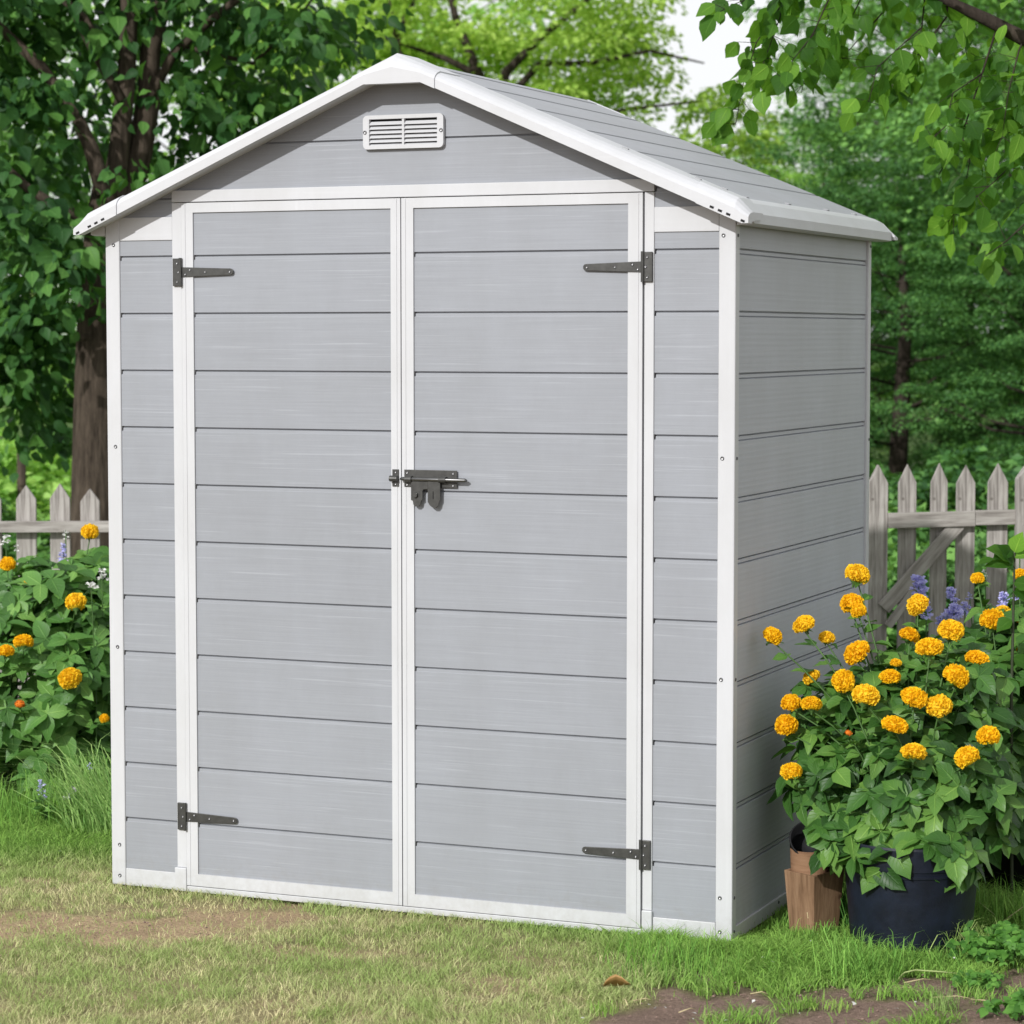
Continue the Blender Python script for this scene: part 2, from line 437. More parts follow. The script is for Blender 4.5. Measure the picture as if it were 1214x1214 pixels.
gx = np.concatenate([-np.geomspace(700, 3.2, 16), np.arange(-3, 4.6, .025), np.geomspace(4.8, 700, 16)])
gy = np.concatenate([-np.geomspace(300, 3.2, 12), np.arange(-3, 3.2, .025), np.geomspace(3.4, 900, 16)])
GX, GY = np.meshgrid(gx, gy)
xf, yf = GX.ravel(), GY.ravel()
a, b, bare, soil, green, under, n, n2 = masks(xf, yf)
near = ((np.abs(xf) < 5) & (np.abs(yf) < 3.3))
cD = np.array([.48, .345, .225]); cS = np.array([.245, .175, .142]); cG = np.array([.15, .19, .06]); cO = np.array([.33, .30, .16])
col = cO + (cG - cO) * np.clip(green, 0, 1)[:, None]
col = col + (cD - col) * bare[:, None]
col = col + (cS - col) * soil[:, None]
far = sstep(1.6, 3.0, b)[:, None]
col = col + (np.array([.07, .13, .03]) - col) * far
col = col * (1 + .5 * n2[:, None])
zz = np.where(near, .012 * n + .008 * n2 - .006, 0) - .002
zz = np.where((xf > -.03) & (xf < 1.83) & (yf > -.03) & (yf < 1.28), -.012, zz)
nx, ny = len(gx), len(gy)
ii = (np.arange(ny - 1)[:, None] * nx + np.arange(nx - 1)[None, :]).ravel()
GF = np.stack([ii, ii + 1, ii + 1 + nx, ii + nx], 1)
m, nt, bb = new_mat('ground_earth', .95, .1)
at_ = N(nt, 'Attribute', attribute_name='tint'); tc = N(nt, 'TexCoord')
n1 = N(nt, 'TexNoise'); n1.inputs['Scale'].default_value = 90; n1.inputs['Detail'].default_value = 8; n1.inputs['Roughness'].default_value = .75
nt.links.new(tc.outputs['Object'], n1.inputs['Vector'])
mx = N(nt, 'Mix', data_type='RGBA', blend_type='MULTIPLY'); mx.inputs[0].default_value = 1
nt.links.new(at_.outputs['Color'], mx.inputs[6]); nt.links.new(ramp(nt, [(.3, (.55, .53, .5)), (.7, (1.35, 1.35, 1.35))], n1.outputs['Fac']), mx.inputs[7])
nt.links.new(mx.outputs[2], bb.inputs['Base Color'])
bp = N(nt, 'Bump'); bp.inputs['Strength'].default_value = .9; bp.inputs['Distance'].default_value = .012
nt.links.new(n1.outputs['Fac'], bp.inputs['Height']); nt.links.new(bp.outputs[0], bb.inputs['Normal'])
ground = mesh_np('ground', np.stack([xf, yf, zz], 1), [GF], m, True, cols=col)
tag(ground, 'patchy garden lawn with bare sandy and brown soil', kind='structure')
ground['category'] = 'ground'

# ---------------------------------------------------------------- grass blades
RNG = np.random.default_rng(5)
pot_xy = at(1080, 1060, 6.50)[:2]; box_xy = at(965, 1080, 6.60)[:2]


def blades(P, h, wdt, lean, col, mid_drop=0.0):
    """curved blades; P (n,3); h,w (n,); lean (n,2) horizontal offset of tip; col (n,3)"""
    n = len(P); th = RNG.uniform(0, 2 * np.pi, n)
    sx = np.stack([np.cos(th), np.sin(th), np.zeros(n)], 1) * (wdt / 2)[:, None]
    L3 = np.concatenate([lean, np.zeros((n, 1))], 1)
    up = np.array([0, 0, 1.])
    m1 = P + L3 * .12 + up * (h * .42)[:, None]
    m2 = P + L3 * .48 + up * (h * (.82 + mid_drop))[:, None]
    tp = P + L3 + up * h[:, None]
    V = np.stack([P - sx, P + sx, m1 + sx * .85, m1 - sx * .85, m2 + sx * .6, m2 - sx * .6, tp], 1).reshape(-1, 3)
    o = np.arange(n)[:, None] * 7
    Q = np.concatenate([o + np.array([[0, 1, 2, 3]]), o + np.array([[3, 2, 4, 5]])])
    T = o + np.array([[5, 4, 6]])
    cv = np.repeat(col, 7, axis=0)
    return V, Q, T, cv


def in_shed(x, y, m=0.0): return (x > -m) & (x < 1.8 + m) & (y > -m) & (y < 1.25 + m)


def lawn(n, ar, br, fn, seed):
    r = np.random.default_rng(seed)
    a_ = r.uniform(*ar, n); b_ = r.uniform(*br, n)
    x = a_ * RGT[0] + b_ * FWD[0]; y = a_ * RGT[1] + b_ * FWD[1]
    k = ~in_shed(x, y, .004); x, y = x[k], y[k]
    return fn(x, y, r)


def grass_fn(x, y, r):
    a, b, bare, soil, green, under, n, n2 = masks(x, y)
    clump = fbm(x * 22, y * 22, 31) * .6 + fbm(x * 7, y * 7, 41) * .4
    dens = (.30 + 1.5 * np.clip(clump - .33, 0, 1)) * (1 - .93 * bare) * (1 - .975 * soil)
    dens = np.maximum(dens, .95 * green) * (1 - .996 * np.clip(soil * 1.3, 0, 1)) * (1 - .75 * under)
    k = r.random(len(x)) < dens
    x, y, a, b, bare, soil, green, n, clump = [q[k] for q in (x, y, a, b, bare, soil, green, n, clump)]
    m = len(x)
    h = r.uniform(.007, .021, m) * (.45 + 1.15 * clump) * (1 - .4 * bare)
    right = sstep(1.45, 1.75, a)
    lush = sstep(1.3, 1.7, a) * (1 - soil)
    h = h + green * r.uniform(.006, .028, m) * (.4 + 1.0 * clump) * (1 - .5 * soil)
    h = h + lush * r.uniform(0, .030, m) * sstep(-1.15, -.7, b) * (.3 + 1.4 * fbm(x * 9, y * 9, 15))
    edge = np.minimum.reduce([np.abs(y), np.abs(x - 1.8)])
    h = np.where((y < 0) & (y > -.05) & (x > 0) & (x < 1.8), np.minimum(h, .016), h)
    h = np.where((y > -.10) & (y < 1.3) & (x > 1.7) & (x < 1.92), np.minimum(h, .010 + .014 * r.random(m)), h)
    dpot = np.hypot(x - pot_xy[0], y - pot_xy[1]); dbox = np.hypot(x - box_xy[0], y - box_xy[1])
    h = h * np.where((dpot < .34) | (dbox < .20), .55, 1.0)
    w_ = r.uniform(.0009, .0023, m) * (1 + .5 * green)
    th = 2 * np.pi * fbm(x * 6, y * 6, 77) * 2.5 + r.normal(0, 1.5, m)
    le = h * r.uniform(.2, 1.9, m)
    lean = np.stack([np.cos(th) * le, np.sin(th) * le], 1)
    P = np.stack([x, y, np.full(m, -.004)], 1)
    straw = np.array([.72, .65, .38]); olive = np.array([.32, .42, .135]); gr = np.array([.27, .47, .085]); dk = np.array([.12, .27, .045])
    t = np.clip(.76 + 2.4 * (clump - .5) + 1.2 * (fbm(x * 3.2, y * 3.2, 52) - .5) + r.normal(0, .25, m), 0, 1)[:, None]
    dry = straw + (olive - straw) * t
    lushc = gr + (dk - gr) * r.random((m, 1)) * .75
    c = dry + (lushc - dry) * np.clip(green * .97 + r.normal(0, .08, m), 0, 1)[:, None]
    c = c * r.uniform(.75, 1.2, (m, 1))
    return blades(P, h, w_, lean, c)


def merge(parts):
    Vs, Qs, Ts, Cs = [], [], [], []; o = 0
    for V, Q, T, C in parts:
        Vs.append(V); Qs.append(Q + o); Ts.append(T + o); Cs.append(C); o += len(V)
    return np.concatenate(Vs), [np.concatenate(Qs), np.concatenate(Ts)], np.concatenate(Cs)


parts = [lawn(210000, (-.45, 2.35), (-1.55, .15), grass_fn, 1),
         lawn(60000, (-.9, .25), (.1, 1.5), grass_fn, 2),
         lawn(60000, (1.45, 2.6), (-1.25, .6), grass_fn, 3),
         lawn(40000, (-1.8, 3.6), (-2.4, 1.8), grass_fn, 4)]
V, F, Cc = merge(parts)
tag(mesh_np('lawn_grass', V, F, M_TINT, False, cols=Cc), 'short patchy lawn grass, straw coloured in front and green at the sides', 'grass', kind='stuff')

# ---------------------------------------------------------------- leaves in bulk
U = np.array([0, .10, .26, .46, .68, .87, 1.0]); W5 = np.array([0, .17, .305, .34, .25, .10, 0]); NL = 17


def leaves(P, D, Nn, size, wide=1.0, fold=.16, curl=.25, r=RNG, detail=True, lobed=False):
    """P base, D direction, Nn normal (all (n,3)), size (n,) -> V, faces"""
    n = len(P)
    D = D / np.linalg.norm(D, axis=1, keepdims=True)
    S = np.cross(D, Nn); S /= (np.linalg.norm(S, axis=1, keepdims=True) + 1e-9)
    Nn = np.cross(S, D)
    if not detail:
        T = np.array([[0, 0, 0], [.5, .34, .08], [1, 0, -.12], [.5, -.34, .08]])
        T = T[None] * np.ones((n, 1, 1)); T[:, :, 1] *= wide
        V = P[:, None] + size[:, None, None] * (T[:, :, 0:1] * D[:, None] + T[:, :, 1:2] * S[:, None] + T[:, :, 2:3] * Nn[:, None])
        o = np.arange(n)[:, None] * 4
        return V.reshape(-1, 3), [np.concatenate([o + np.array([[0, 1, 2]]), o + np.array([[0, 2, 3]])])]
    cu = (curl * r.uniform(.2, 1.5, n))[:, None]; fo = (fold * r.uniform(.3, 1.5, n))[:, None]
    wd = (wide * r.uniform(.85, 1.15, n))[:, None]
    ww = W5.copy()
    if lobed: ww = np.array([0, .33, .44, .40, .27, .10, 0])
    cz = -cu * U[None] ** 2
    cen = np.stack([np.broadcast_to(U, (n, 7)), np.zeros((n, 7)), cz], 2)
    u3 = U[1:6][None] - (np.array([.10, .08, .04, .02, 0])[None] if lobed else 0.0)
    wav = 1 + .12 * r.normal(size=(n, 5)) * np.array([0, .5, 1, 1, .4])
    lft = np.stack([np.broadcast_to(u3, (n, 5)), ww[1:6][None] * wd * wav, cz[:, 1:6] + fo * ww[1:6][None] * 1.6 + .02 * r.normal(size=(n, 5))], 2)
    rgt = lft * np.array([1, -1, 1])
    T = np.concatenate([cen, lft, rgt], 1)
    V = P[:, None] + size[:, None, None] * (T[:, :, 0:1] * D[:, None] + T[:, :, 1:2] * S[:, None] + T[:, :, 2:3] * Nn[:, None])
    o = np.arange(n)[:, None] * 17
    tri = np.array([[0, 1, 7], [5, 6, 11], [0, 12, 1], [5, 16, 6]])
    quad = np.array([[i, i + 1, 7 + i, 6 + i] for i in range(1, 5)] + [[i, 11 + i, 12 + i, i + 1] for i in range(1, 5)])
    return V.reshape(-1, 3), [(o[:, None] + quad[None]).reshape(-1, 4), (o[:, None] + tri[None]).reshape(-1, 3)]


def leaf_obj(name, P, D, Nn, size, mat, parent=None, **kw):
    V, F = leaves(np.asarray(P), np.asarray(D), np.asarray(Nn), np.asarray(size), **kw)
    cols = None
    if kw.get('detail', True):          # leaf coordinates (along, across) for the veins
        one = np.zeros((17, 3)); one[:7, 0] = U; one[7:12, 0] = U[1:6]; one[12:, 0] = U[1:6]; one[7:, 1] = 1
        cols = np.tile(one, (len(V) // 17, 1))
    return mesh_np(name, V, F, mat, kw.get('detail', True), cols=cols, parent=parent)


def unit(v): return v / (np.linalg.norm(v, axis=-1, keepdims=True) + 1e-9)


def rosettes(C, AX, r, k=(4, 7), size=.08, spread=(.0, .35)):
    """whorls of leaves round axis AX at the nodes C"""
    P, D, Nn, S = [], [], [], []
    for c, ax in zip(C, AX):
        kk = r.integers(*k); t0 = r.uniform(0, 6.28)
        ref = np.array([1, 0, 0.]) if abs(ax[0]) < .8 else np.array([0, 1., 0])
        e1 = unit(np.cross(ax, ref)); e2 = np.cross(ax, e1)
        for i in range(kk):
            t = t0 + 6.283 * i / kk + r.normal(0, .25)
            d = e1 * math.cos(t) + e2 * math.sin(t)
            s = r.uniform(*spread)
            dd = unit(d * math.cos(s) + ax * math.sin(s) * (1 if i % 2 else -.5) + np.array([0, 0, -.12]))
            P.append(c); D.append(dd); Nn.append(unit(ax + .25 * r.normal(size=3))); S.append(size * r.uniform(.6, 1.2))
    return P, D, Nn, S


# ---------------------------------------------------------------- shed
SH = thing('garden_shed', 'light grey plastic garden shed with white trim, double doors and a pitched roof', 'shed')
LZ0, LS = 1.7292, .1538


def line_list(z0, z1): return [LZ0 - LS * k for k in range(-4, 12) if z0 + .012 < LZ0 - LS * k < z1 - .004]


def clad(z0, z1, lines, e0, e1, mp, step=.007, gap=.0038, slope=.010, back=.022, notch=.004):
    """cladding sheet with a shadow groove under each plank. e0(z), e1(z): extents; mp(t,d,z): d = depth inwards"""
    lv = [(0, z1, 0)]
    for zl in sorted(lines, reverse=True):
        if slope:       # narrow shadow gap with the small end notch of each plank
            lv += [(0, zl, 0), (step, zl, 0), (step, zl - gap, notch), (.0009, zl - gap - .0012, notch), (.0006, zl - .0125, notch), (0, zl - .0135, 0)]
        else:           # recessed channel
            lv += [(0, zl, 0), (.010, zl + .002, 0), (.010, zl - .0035, 0), (.003, zl - .0045, 0), (.003, zl - .0125, 0), (.009, zl - .0125, 0), (.009, zl - .0155, 0), (0, zl - .016, 0)]
    lv.append((0, z0, 0))
    mb = MB(); V = []; F = []
    for d, z, nn in lv: V += [mp(e0(z) + nn, d, z), mp(e1(z), d, z)]
    for i in range(len(lv) - 1): F.append([2 * i, 2 * i + 2, 2 * i + 3, 2 * i + 1])
    n = len(V)
    for z in (z1, z0): V += [mp(e0(z), back, z), mp(e1(z), back, z)]
    F.append([n, n + 1, n + 3, n + 2])
    mb.add(V, F)
    return mb


cst = lambda v: (lambda z: v)
FR = lambda y0: (lambda t, d, z: (t, y0 + d, z))
soff = lambda x: 2.157 - .432 * max(0, abs(x - .9) - .08)
uz = lambda z: .08 + (2.157 + .012 - z) / .432

# base
for x0, x1 in ((.0445, .203), (1.5895, 1.7555)): MB().box(x0, x1, .001, .05, 0, .048).build('base_front', M_WHITEH, SH, bevel=.0015)
MB().box(.2405, 1.5605, -.004, .05, 0, .0155).build('door_sill', M_WHITEH, SH, bevel=.0015)
base_side = MB().box(1.7505, 1.799, .0335, 1.2205, 0, .0365).build('base_rail', M_WHITEH, SH, bevel=.0015)
MB().box(0.001, .05, .0335, 1.2205, 0, .0365).build('base_rail', M_WHITEH, SH, bevel=.0015)
MB().box(.0505, 1.75, 1.20, 1.249, 0, .04).build('base_rail', M_WHITEH, SH, bevel=.0015)
# jamb feet
for x0, x1 in ((.2035, .2395), (1.5615, 1.589)):
    MB().box(x0, x1, -.006, .04, 0, .064).build('jamb_foot', M_WHITE, SH, bevel=.002)
# corner posts


def screw_obj(parent, loc, side=False, r=.0052):
    mb = MB(); seg = 14
    prof = [(0, .0004), (r * .45, .0004), (r * .62, .0016), (r * .9, .0018), (r, 0)]
    for (r0, h) in [0] and [] or []: pass
    V = []; F = []
    for rr, h in prof:
        for k in range(seg):
            t = 6.2832 * k / seg
            V.append((rr * math.cos(t), -h, rr * math.sin(t)) if not side else (h, rr * math.cos(t), rr * math.sin(t)))
    for i in range(len(prof) - 1):
        for k in range(seg): F.append([i * seg + k, i * seg + (k + 1) % seg, (i + 1) * seg + (k + 1) % seg, (i + 1) * seg + k])
    o = mesh_np('screw', V, F, None, True, parent=parent, mats=[M_SCREWH, M_SCREW], midx=[0] * seg + [1] * (seg * 3))
    o.location = loc
    return o


def dupe(o, loc, parent):
    c = o.copy(); COL.objects.link(c); c.parent = parent; c.location = loc; return c


front_screw = side_screw = None
posts = {}
for key, x0, x1, y0, y1 in (('fl', 0, .044, 0, .033), ('fr', 1.756, 1.80, 0, .033), ('bl', 0, .044, 1.221, 1.25), ('br', 1.756, 1.80, 1.221, 1.25)):
    mb = MB(); mb.box(x0, x1, y0, y1, 0, 1.845 if key[0] == 'f' else 1.84)
    posts[key] = mb.build('corner_post', M_WHITE, SH, bevel=.003)
zs = (1.759, 1.211, .661, .112, .026)
first = screw_obj(posts['fr'], (1.768, 0, zs[0])); firsts = screw_obj(posts['fr'], (1.80, .0165, zs[0]), side=True, r=.0045)
for z in zs[1:]: dupe(first, (1.768, 0, z), posts['fr']); dupe(firsts, (1.80, .0165, z), posts['fr'])
for z in zs: dupe(first, (.026, 0, z), posts['fl'])
for z in (1.77, 1.213): dupe(firsts, (1.80, 1.238, z), posts['br'])
for y in (.393, .86): dupe(firsts, (1.799, y, .025), base_side)

# front side panels
for x0, x1 in ((.0445, .2085), (1.5875, 1.7555)):
    clad(.0485, 1.770, line_list(.0485, 1.77), cst(x0), cst(x1), FR(.004)).build('wall_panel', M_GREY, SH)
    MB().box(x0 - .0005, x1 + .0005, .0005, .03, 1.770, 1.832).build('trim_band', M_WHITEH, SH, bevel=.001)
e0 = lambda z: max(.0445, .9 - uz(z)); e1 = lambda z: .2085
clad(1.8325, 1.905, [1.883], e0, e1, FR(.004), notch=0).build('wall_panel', M_GREY, SH)
e0b = lambda z: 1.5875; e1b = lambda z: min(1.7555, .9 + uz(z))
clad(1.8325, 1.905, [1.883], e0b, e1b, FR(.004), notch=.004).build('wall_panel', M_GREY, SH)
# gable
clad(1.9025, 2.168, [2.023], lambda z: .9 - min(.69, uz(z)), lambda z: .9 + min(.69, uz(z)), FR(.006), notch=0).build('gable_panel', M_GREY, SH)
# jambs and header
for x0, x1 in ((.209, .2385), (1.5615, 1.587)):
    MB().box(x0, x1, 0, .04, .0645, 1.869).build('door_jamb', M_WHITE, SH, bevel=.0015)
MB().box(.209, 1.587, -.001, .04, 1.8705, 1.902).build('door_header', M_WHITEH, SH, bevel=.0015)
# side and back walls
sm = lambda t, d, z: (1.793 - d, t, z)
clad(.037, 1.84, line_list(.037, 1.84), cst(.0335), cst(1.2205), sm, step=.005, slope=0).build('side_wall', M_GREY_LIFT, SH)
clad(.037, 1.84, line_list(.037, 1.84), cst(.0335), cst(1.2205), lambda t, d, z: (.007 + d, t, z), notch=0).build('side_wall', M_GREY_LIFT, SH)
clad(.041, 1.815, line_list(.041, 1.815), cst(.0445), cst(1.7555), lambda t, d, z: (t, 1.243 - d, z), notch=0).build('back_wall', M_GREY, SH)
clad(1.8155, 2.168, [1.88, 2.04], lambda z: .9 - min(.855, uz(z) - .02), lambda z: .9 + min(.855, uz(z) - .02), lambda t, d, z: (t, 1.243 - d, z), notch=0).build('gable_panel', M_GREY, SH)

# vent
vb = MB(); cx, cz = .900, 2.0385; hw, hh = .1145, .0435
rr = .012; poly = []
for sx, sz, t0 in ((1, 1, 0), (-1, 1, 90), (-1, -1, 180), (1, -1, 270)):
    for k in range(6):
        t = math.radians(t0 + 18 * k); poly.append((cx + sx * (hw - rr) + rr * math.cos(t), cz + sz * (hh - rr) + rr * math.sin(t)))
ih, iw = .0335, .097
inner = [(cx + iw, cz + ih), (cx - iw, cz + ih), (cx - iw, cz - ih), (cx + iw, cz - ih)]
n = len(poly)
V = [(u, -.006, v) for u, v in poly] + [(u, .006, v) for u, v in poly] + [(u, -.006, v) for u, v in inner] + [(u, .005, v) for u, v in inner]
F = [[i, n + i, n + (i + 1) % n, (i + 1) % n] for i in range(n)]
for q in range(4):
    b0 = 2 * n + q
    for k in range(5): F.append([b0, q * 6 + k, q * 6 + k + 1])
    F.append([b0, q * 6 + 5, (q * 6 + 6) % n, 2 * n + (q + 1) % 4])
    F.append([b0, 2 * n + (q + 1) % 4, 2 * n + 4 + (q + 1) % 4, 2 * n + 4 + q])
vb.add(V, F)
vent = vb.build('vent', M_WHITEH, SH)
MB().box(cx - iw, cx + iw, .0052, .0056, cz - ih, cz + ih).build('vent_shade_sheet', M_HOLE_SHADE, vent)  # black sheet behind the louvres, painted in as the shade of the opening
lb = MB()
for k in range(6):
    z = cz + ih - .0085 - k * .0113
    for xa, xb in ((cx - iw, cx - .003), (cx + .003, cx + iw)):
        lb.add([(xa, .004, z + .0030), (xb, .004, z + .0030), (xa, -.0045, z - .0052), (xb, -.0045, z - .0052), (xa, -.0045, z - .0066), (xb, -.0045, z - .0066), (xa, .004, z + .0016), (xb, .004, z + .0016)],
               [[0, 2, 3, 1], [2, 4, 5, 3], [4, 6, 7, 5]])
lb.build('louvre', M_WHITEH, vent)
MB().box(cx - .003, cx + .003, -.005, .005, cz - ih, cz + ih).build('mullion', M_WHITE, vent)
for x in (.7915, 1.0085): dupe(first, (x, -.006, cz), vent)

# doors
DW = {}
for nm, x0, x1, xa, xb in (('l', .2400, .8905, .275, .8625), ('r', .8935, 1.5575, .9275, 1.519)):
    z0, z1 = .0175, 1.868
    mb = MB(); y0, y1 = -.003, .028
    mb.box(x0, xa, y0, y1, z0, z1); mb.box(xb, x1, y0, y1, z0, z1)
    mb.box(xa, xb, y0, y1, z0, .0505); mb.box(xa, xb, y0, y1, 1.842, z1)
    dr = mb.build('door', M_WHITE, SH)
    # thin raised beads of the mouldings
    bd = MB()
    for x in ((x0 + x1 * 0 + .010, x1 - .0125)): bd.box(x, x + .0022, y0 - .0012, y0, z0 + .002, z1 - .002)
    bd.build('bead', M_WHITE, dr)
    clad(.0505, 1.842, line_list(.0505, 1.842), cst(xa), cst(xb), FR(.0015)).build('door_panel', M_GREY, dr)
    DW[nm] = dr
# black sheet behind both doors; its colour gives the door gaps their shade
MB().box(.2385, 1.5615, .030, .034, .016, 1.869).build('gap_shade_sheet', M_HOLE_SHADE, SH)

# hinges


def hinge(parent, xj, sgn, zc):
    """xj: joint between jamb and door, sgn: direction of the strap"""
    hb = MB(); y = -.0045
    hb.box(min(xj, xj - sgn * .0245), max(xj, xj - sgn * .0245), -.0068, -.0032 + .003, zc - .037, zc + .037)
    h = hb.build('hinge', M_STEEL, parent, bevel=.001)
    L = .160
    pts = [(0, .0135), (L - .008, .0085), (L - .003, .0072), (L, .003), (L, -.003), (L - .003, -.0072), (L - .008, -.0085), (0, -.0135)]
    poly = [(xj + sgn * u, zc + v) for u, v in pts]
    if sgn < 0: poly = poly[::-1]
    st = MB().prism(poly, 'Y', -.0062, -.0032)
    st.build('strap', M_STEEL, h, bevel=.0008)
    MB().tube([(xj + sgn * .0005, -.0085, zc - .038), (xj + sgn * .0005, -.0085, zc + .038)], .0042, 10).build('knuckle', M_STEEL, h, smooth=False)
    s0 = screw_obj(h, (xj - sgn * .011, -.0069, zc + .024), r=.0038)
    for p in ((xj - sgn * .007, -.0069, zc), (xj - sgn * .011, -.0069, zc - .026), (xj + sgn * .014, -.0063, zc - .006), (xj + sgn * .028, -.0063, zc + .006), (xj + sgn * .075, -.0063, zc), (xj + sgn * .150, -.0063, zc)):
        dupe(s0, p, h)
    return h


hinge(DW['l'], .2385, 1, 1.6835); hinge(DW['l'], .2385, 1, .2065)
hinge(DW['r'], 1.5600, -1, 1.6845); hinge(DW['r'], 1.5600, -1, .2065)

# latch: backplate on the right door, keeper on the left one
lt = MB().box(.901, 1.0515, -.0055, -.0032, 1.1215, 1.1665).build('latch', M_STEEL, DW['r'], bevel=.0008)
MB().tube([(.894, -.014, 1.1425), (.900, -.014, 1.1425), (.9005, -.014, 1.1425), (1.078, -.014, 1.1420), (1.084, -.014, 1.1420)], [.003, .0048, .0052, .0052, .002], 14).build('bolt', M_ROD, lt, smooth=True)
for x0, x1 in ((.908, .926), (1.004, 1.024)):
    mb = MB(); pr = []
    for k in range(9):
        t = math.pi * k / 8; pr.append((-.0135 - .0075 * math.sin(t), 1.1422 + .0078 * math.cos(t)))
    ring = [(-.0055, pr[0][1])] + pr + [(-.0055, pr[-1][1])]
    V = [(x, y, z) for x in (x0, x1) for y, z in ring]; k = len(ring)
    mb.add(V, [[i, i + 1, k + i + 1, k + i] for i in range(k - 1)] + [list(range(k)), list(range(k, 2 * k))[::-1]])
    mb.build('bolt_strap', M_STEEL, lt)
pl = MB()
pl.prism([(.924, 1.142), (.924, 1.088), (.929, 1.086), (.931, 1.076), (.937, 1.0715), (.945, 1.0715), (.951, 1.077), (.953, 1.087), (.957, 1.089), (.957, 1.113), (.961, 1.117), (.972, 1.117), (.972, 1.142)][::-1], 'Y', -.0135, -.0112)
pl.prism([(.9725, 1.142), (.9725, 1.084), (.979, 1.075), (.988, 1.069), (.997, 1.069), (1.003, 1.076), (1.005, 1.086), (1.008, 1.090), (1.008, 1.142)][::-1], 'Y', -.0150, -.0127)
pl.build('hasp', M_STEEL, lt, bevel=.0006)
MB().box(.9868, .9898, -.0154, -.0149, 1.092, 1.112).build('hole_shade_tile', M_HOLE_SHADE, lt)  # black tile painted for the shade in the hasp hole
MB().tube([(.9375, -.019, 1.1015), (.9375, -.0130, 1.1015)], [.0065, .0075], 12).build('stud', M_STEEL, lt)
for p in ((.9095, 1.1585), (.9095, 1.1275), (1.0405, 1.1585), (1.0405, 1.1275)): dupe(firsts if False else first, (p[0], -.0055, p[1]), lt).scale = (.7, .7, .7)
kp = MB().box(.8665, .8852, -.0055, -.0032, 1.1215, 1.1665).build('keeper', M_STEEL, DW['l'], bevel=.0008)
MB().tube([(.8625, -.011, 1.1425), (.884, -.011, 1.1425)], .0078, 12).build('keeper_loop', M_STEEL, kp)
for z in (1.159, 1.128): dupe(first, (.876, -.0055, z), kp).scale = (.65, .65, .65)

# roof ------------------------------------------------------------
ZT, SL = 2.232, .420


def zt(u): return ZT - SL * u if u <= .92 else (ZT - SL * .92) - (u - .92) * 1.03


def zb(u): return 2.157 if u <= .08 else 2.157 - .432 * (u - .08) if u <= .935 else 1.7865


def rake(us, yf, yb, grow=0.0, side=0):
    """moulded rake trim from front face yf back to yb; us = signed distances from the ridge"""
    V = []; F = []
    sy = 1 if yb > yf else -1
    for u in us:
        t, bz = zt(abs(u)) + grow, zb(abs(u)) - grow * .5
        h = t - bz
        sec = [(yf, bz), (yf, bz + h * .52), (yf + sy * .006, bz + h * .70), (yf + sy * .018, bz + h * .88), (yf + sy * .036, t), (yb, t), (yb, t - min(.022, h * .5)), (yf + sy * .030, bz + .004), (yf + sy * .028, bz)]
        V += [(.9 + u, y, z) for y, z in sec]
    k = 9; m = len(us)
    for i in range(m - 1):
        for j in range(k):
            F.append([i * k + j, i * k + (j + 1) % k, (i + 1) * k + (j + 1) % k, (i + 1) * k + j])
    F.append(list(range(k))); F.append([(m - 1) * k + j for j in range(k)][::-1])
    return MB().add(V, F)


for yf, yb, dz_ in ((-.07, .085, 0), (1.330, 1.298, -.008)):
    for s in (-1, 1):
        rake([s * u for u in (.1205, .3, .5, .7, .8195)], yf, yb, dz_).build('rake_trim', M_WHITEH, SH, smooth=False)
    sy = 1 if yb > yf else -1
    rake([-.12, -.08, -.04, 0, .04, .08, .12], yf - sy * .003, yb + sy * .002, .003 + dz_).build('ridge_cap', M_WHITEH, SH)
    for s in (-1, 1):
        cc = rake([s * u for u in (.82, .87, .92, .938, .955)], yf - sy * .003, yb - sy * (.04 if sy > 0 else 0), (.003 if sy > 0 else .0008) + dz_).build('corner_cap', M_WHITEH, SH)
        for u in (.862, .883, .904, .941):
            zz_ = zb(u) + (.005 if u < .93 else .003)
            sl = MB().box(-.0055, .0055, -.0006, .0006, -.0028, .0028).build('hole_shade_tile', M_HOLE_SHADE, cc)  # black tile set proud, its colour stands for the shade in a hole
            sl.location = (.9 + s * u, yf - sy * .0031, zz_ + .001); sl.rotation_euler = (0, s * .40, 0)
        # small black tiles along the eave end, painted shade of slots
        for q in range(3 if sy > 0 else 0):
            sl = MB().box(-.0006, .0006, -.0016, .0016, -.004, .004).build('hole_shade_tile', M_HOLE_SHADE, cc)
            sl.location = (.9 + s * .9445 + s * .0015, yf + sy * (.030 + .008 * q), 1.797)

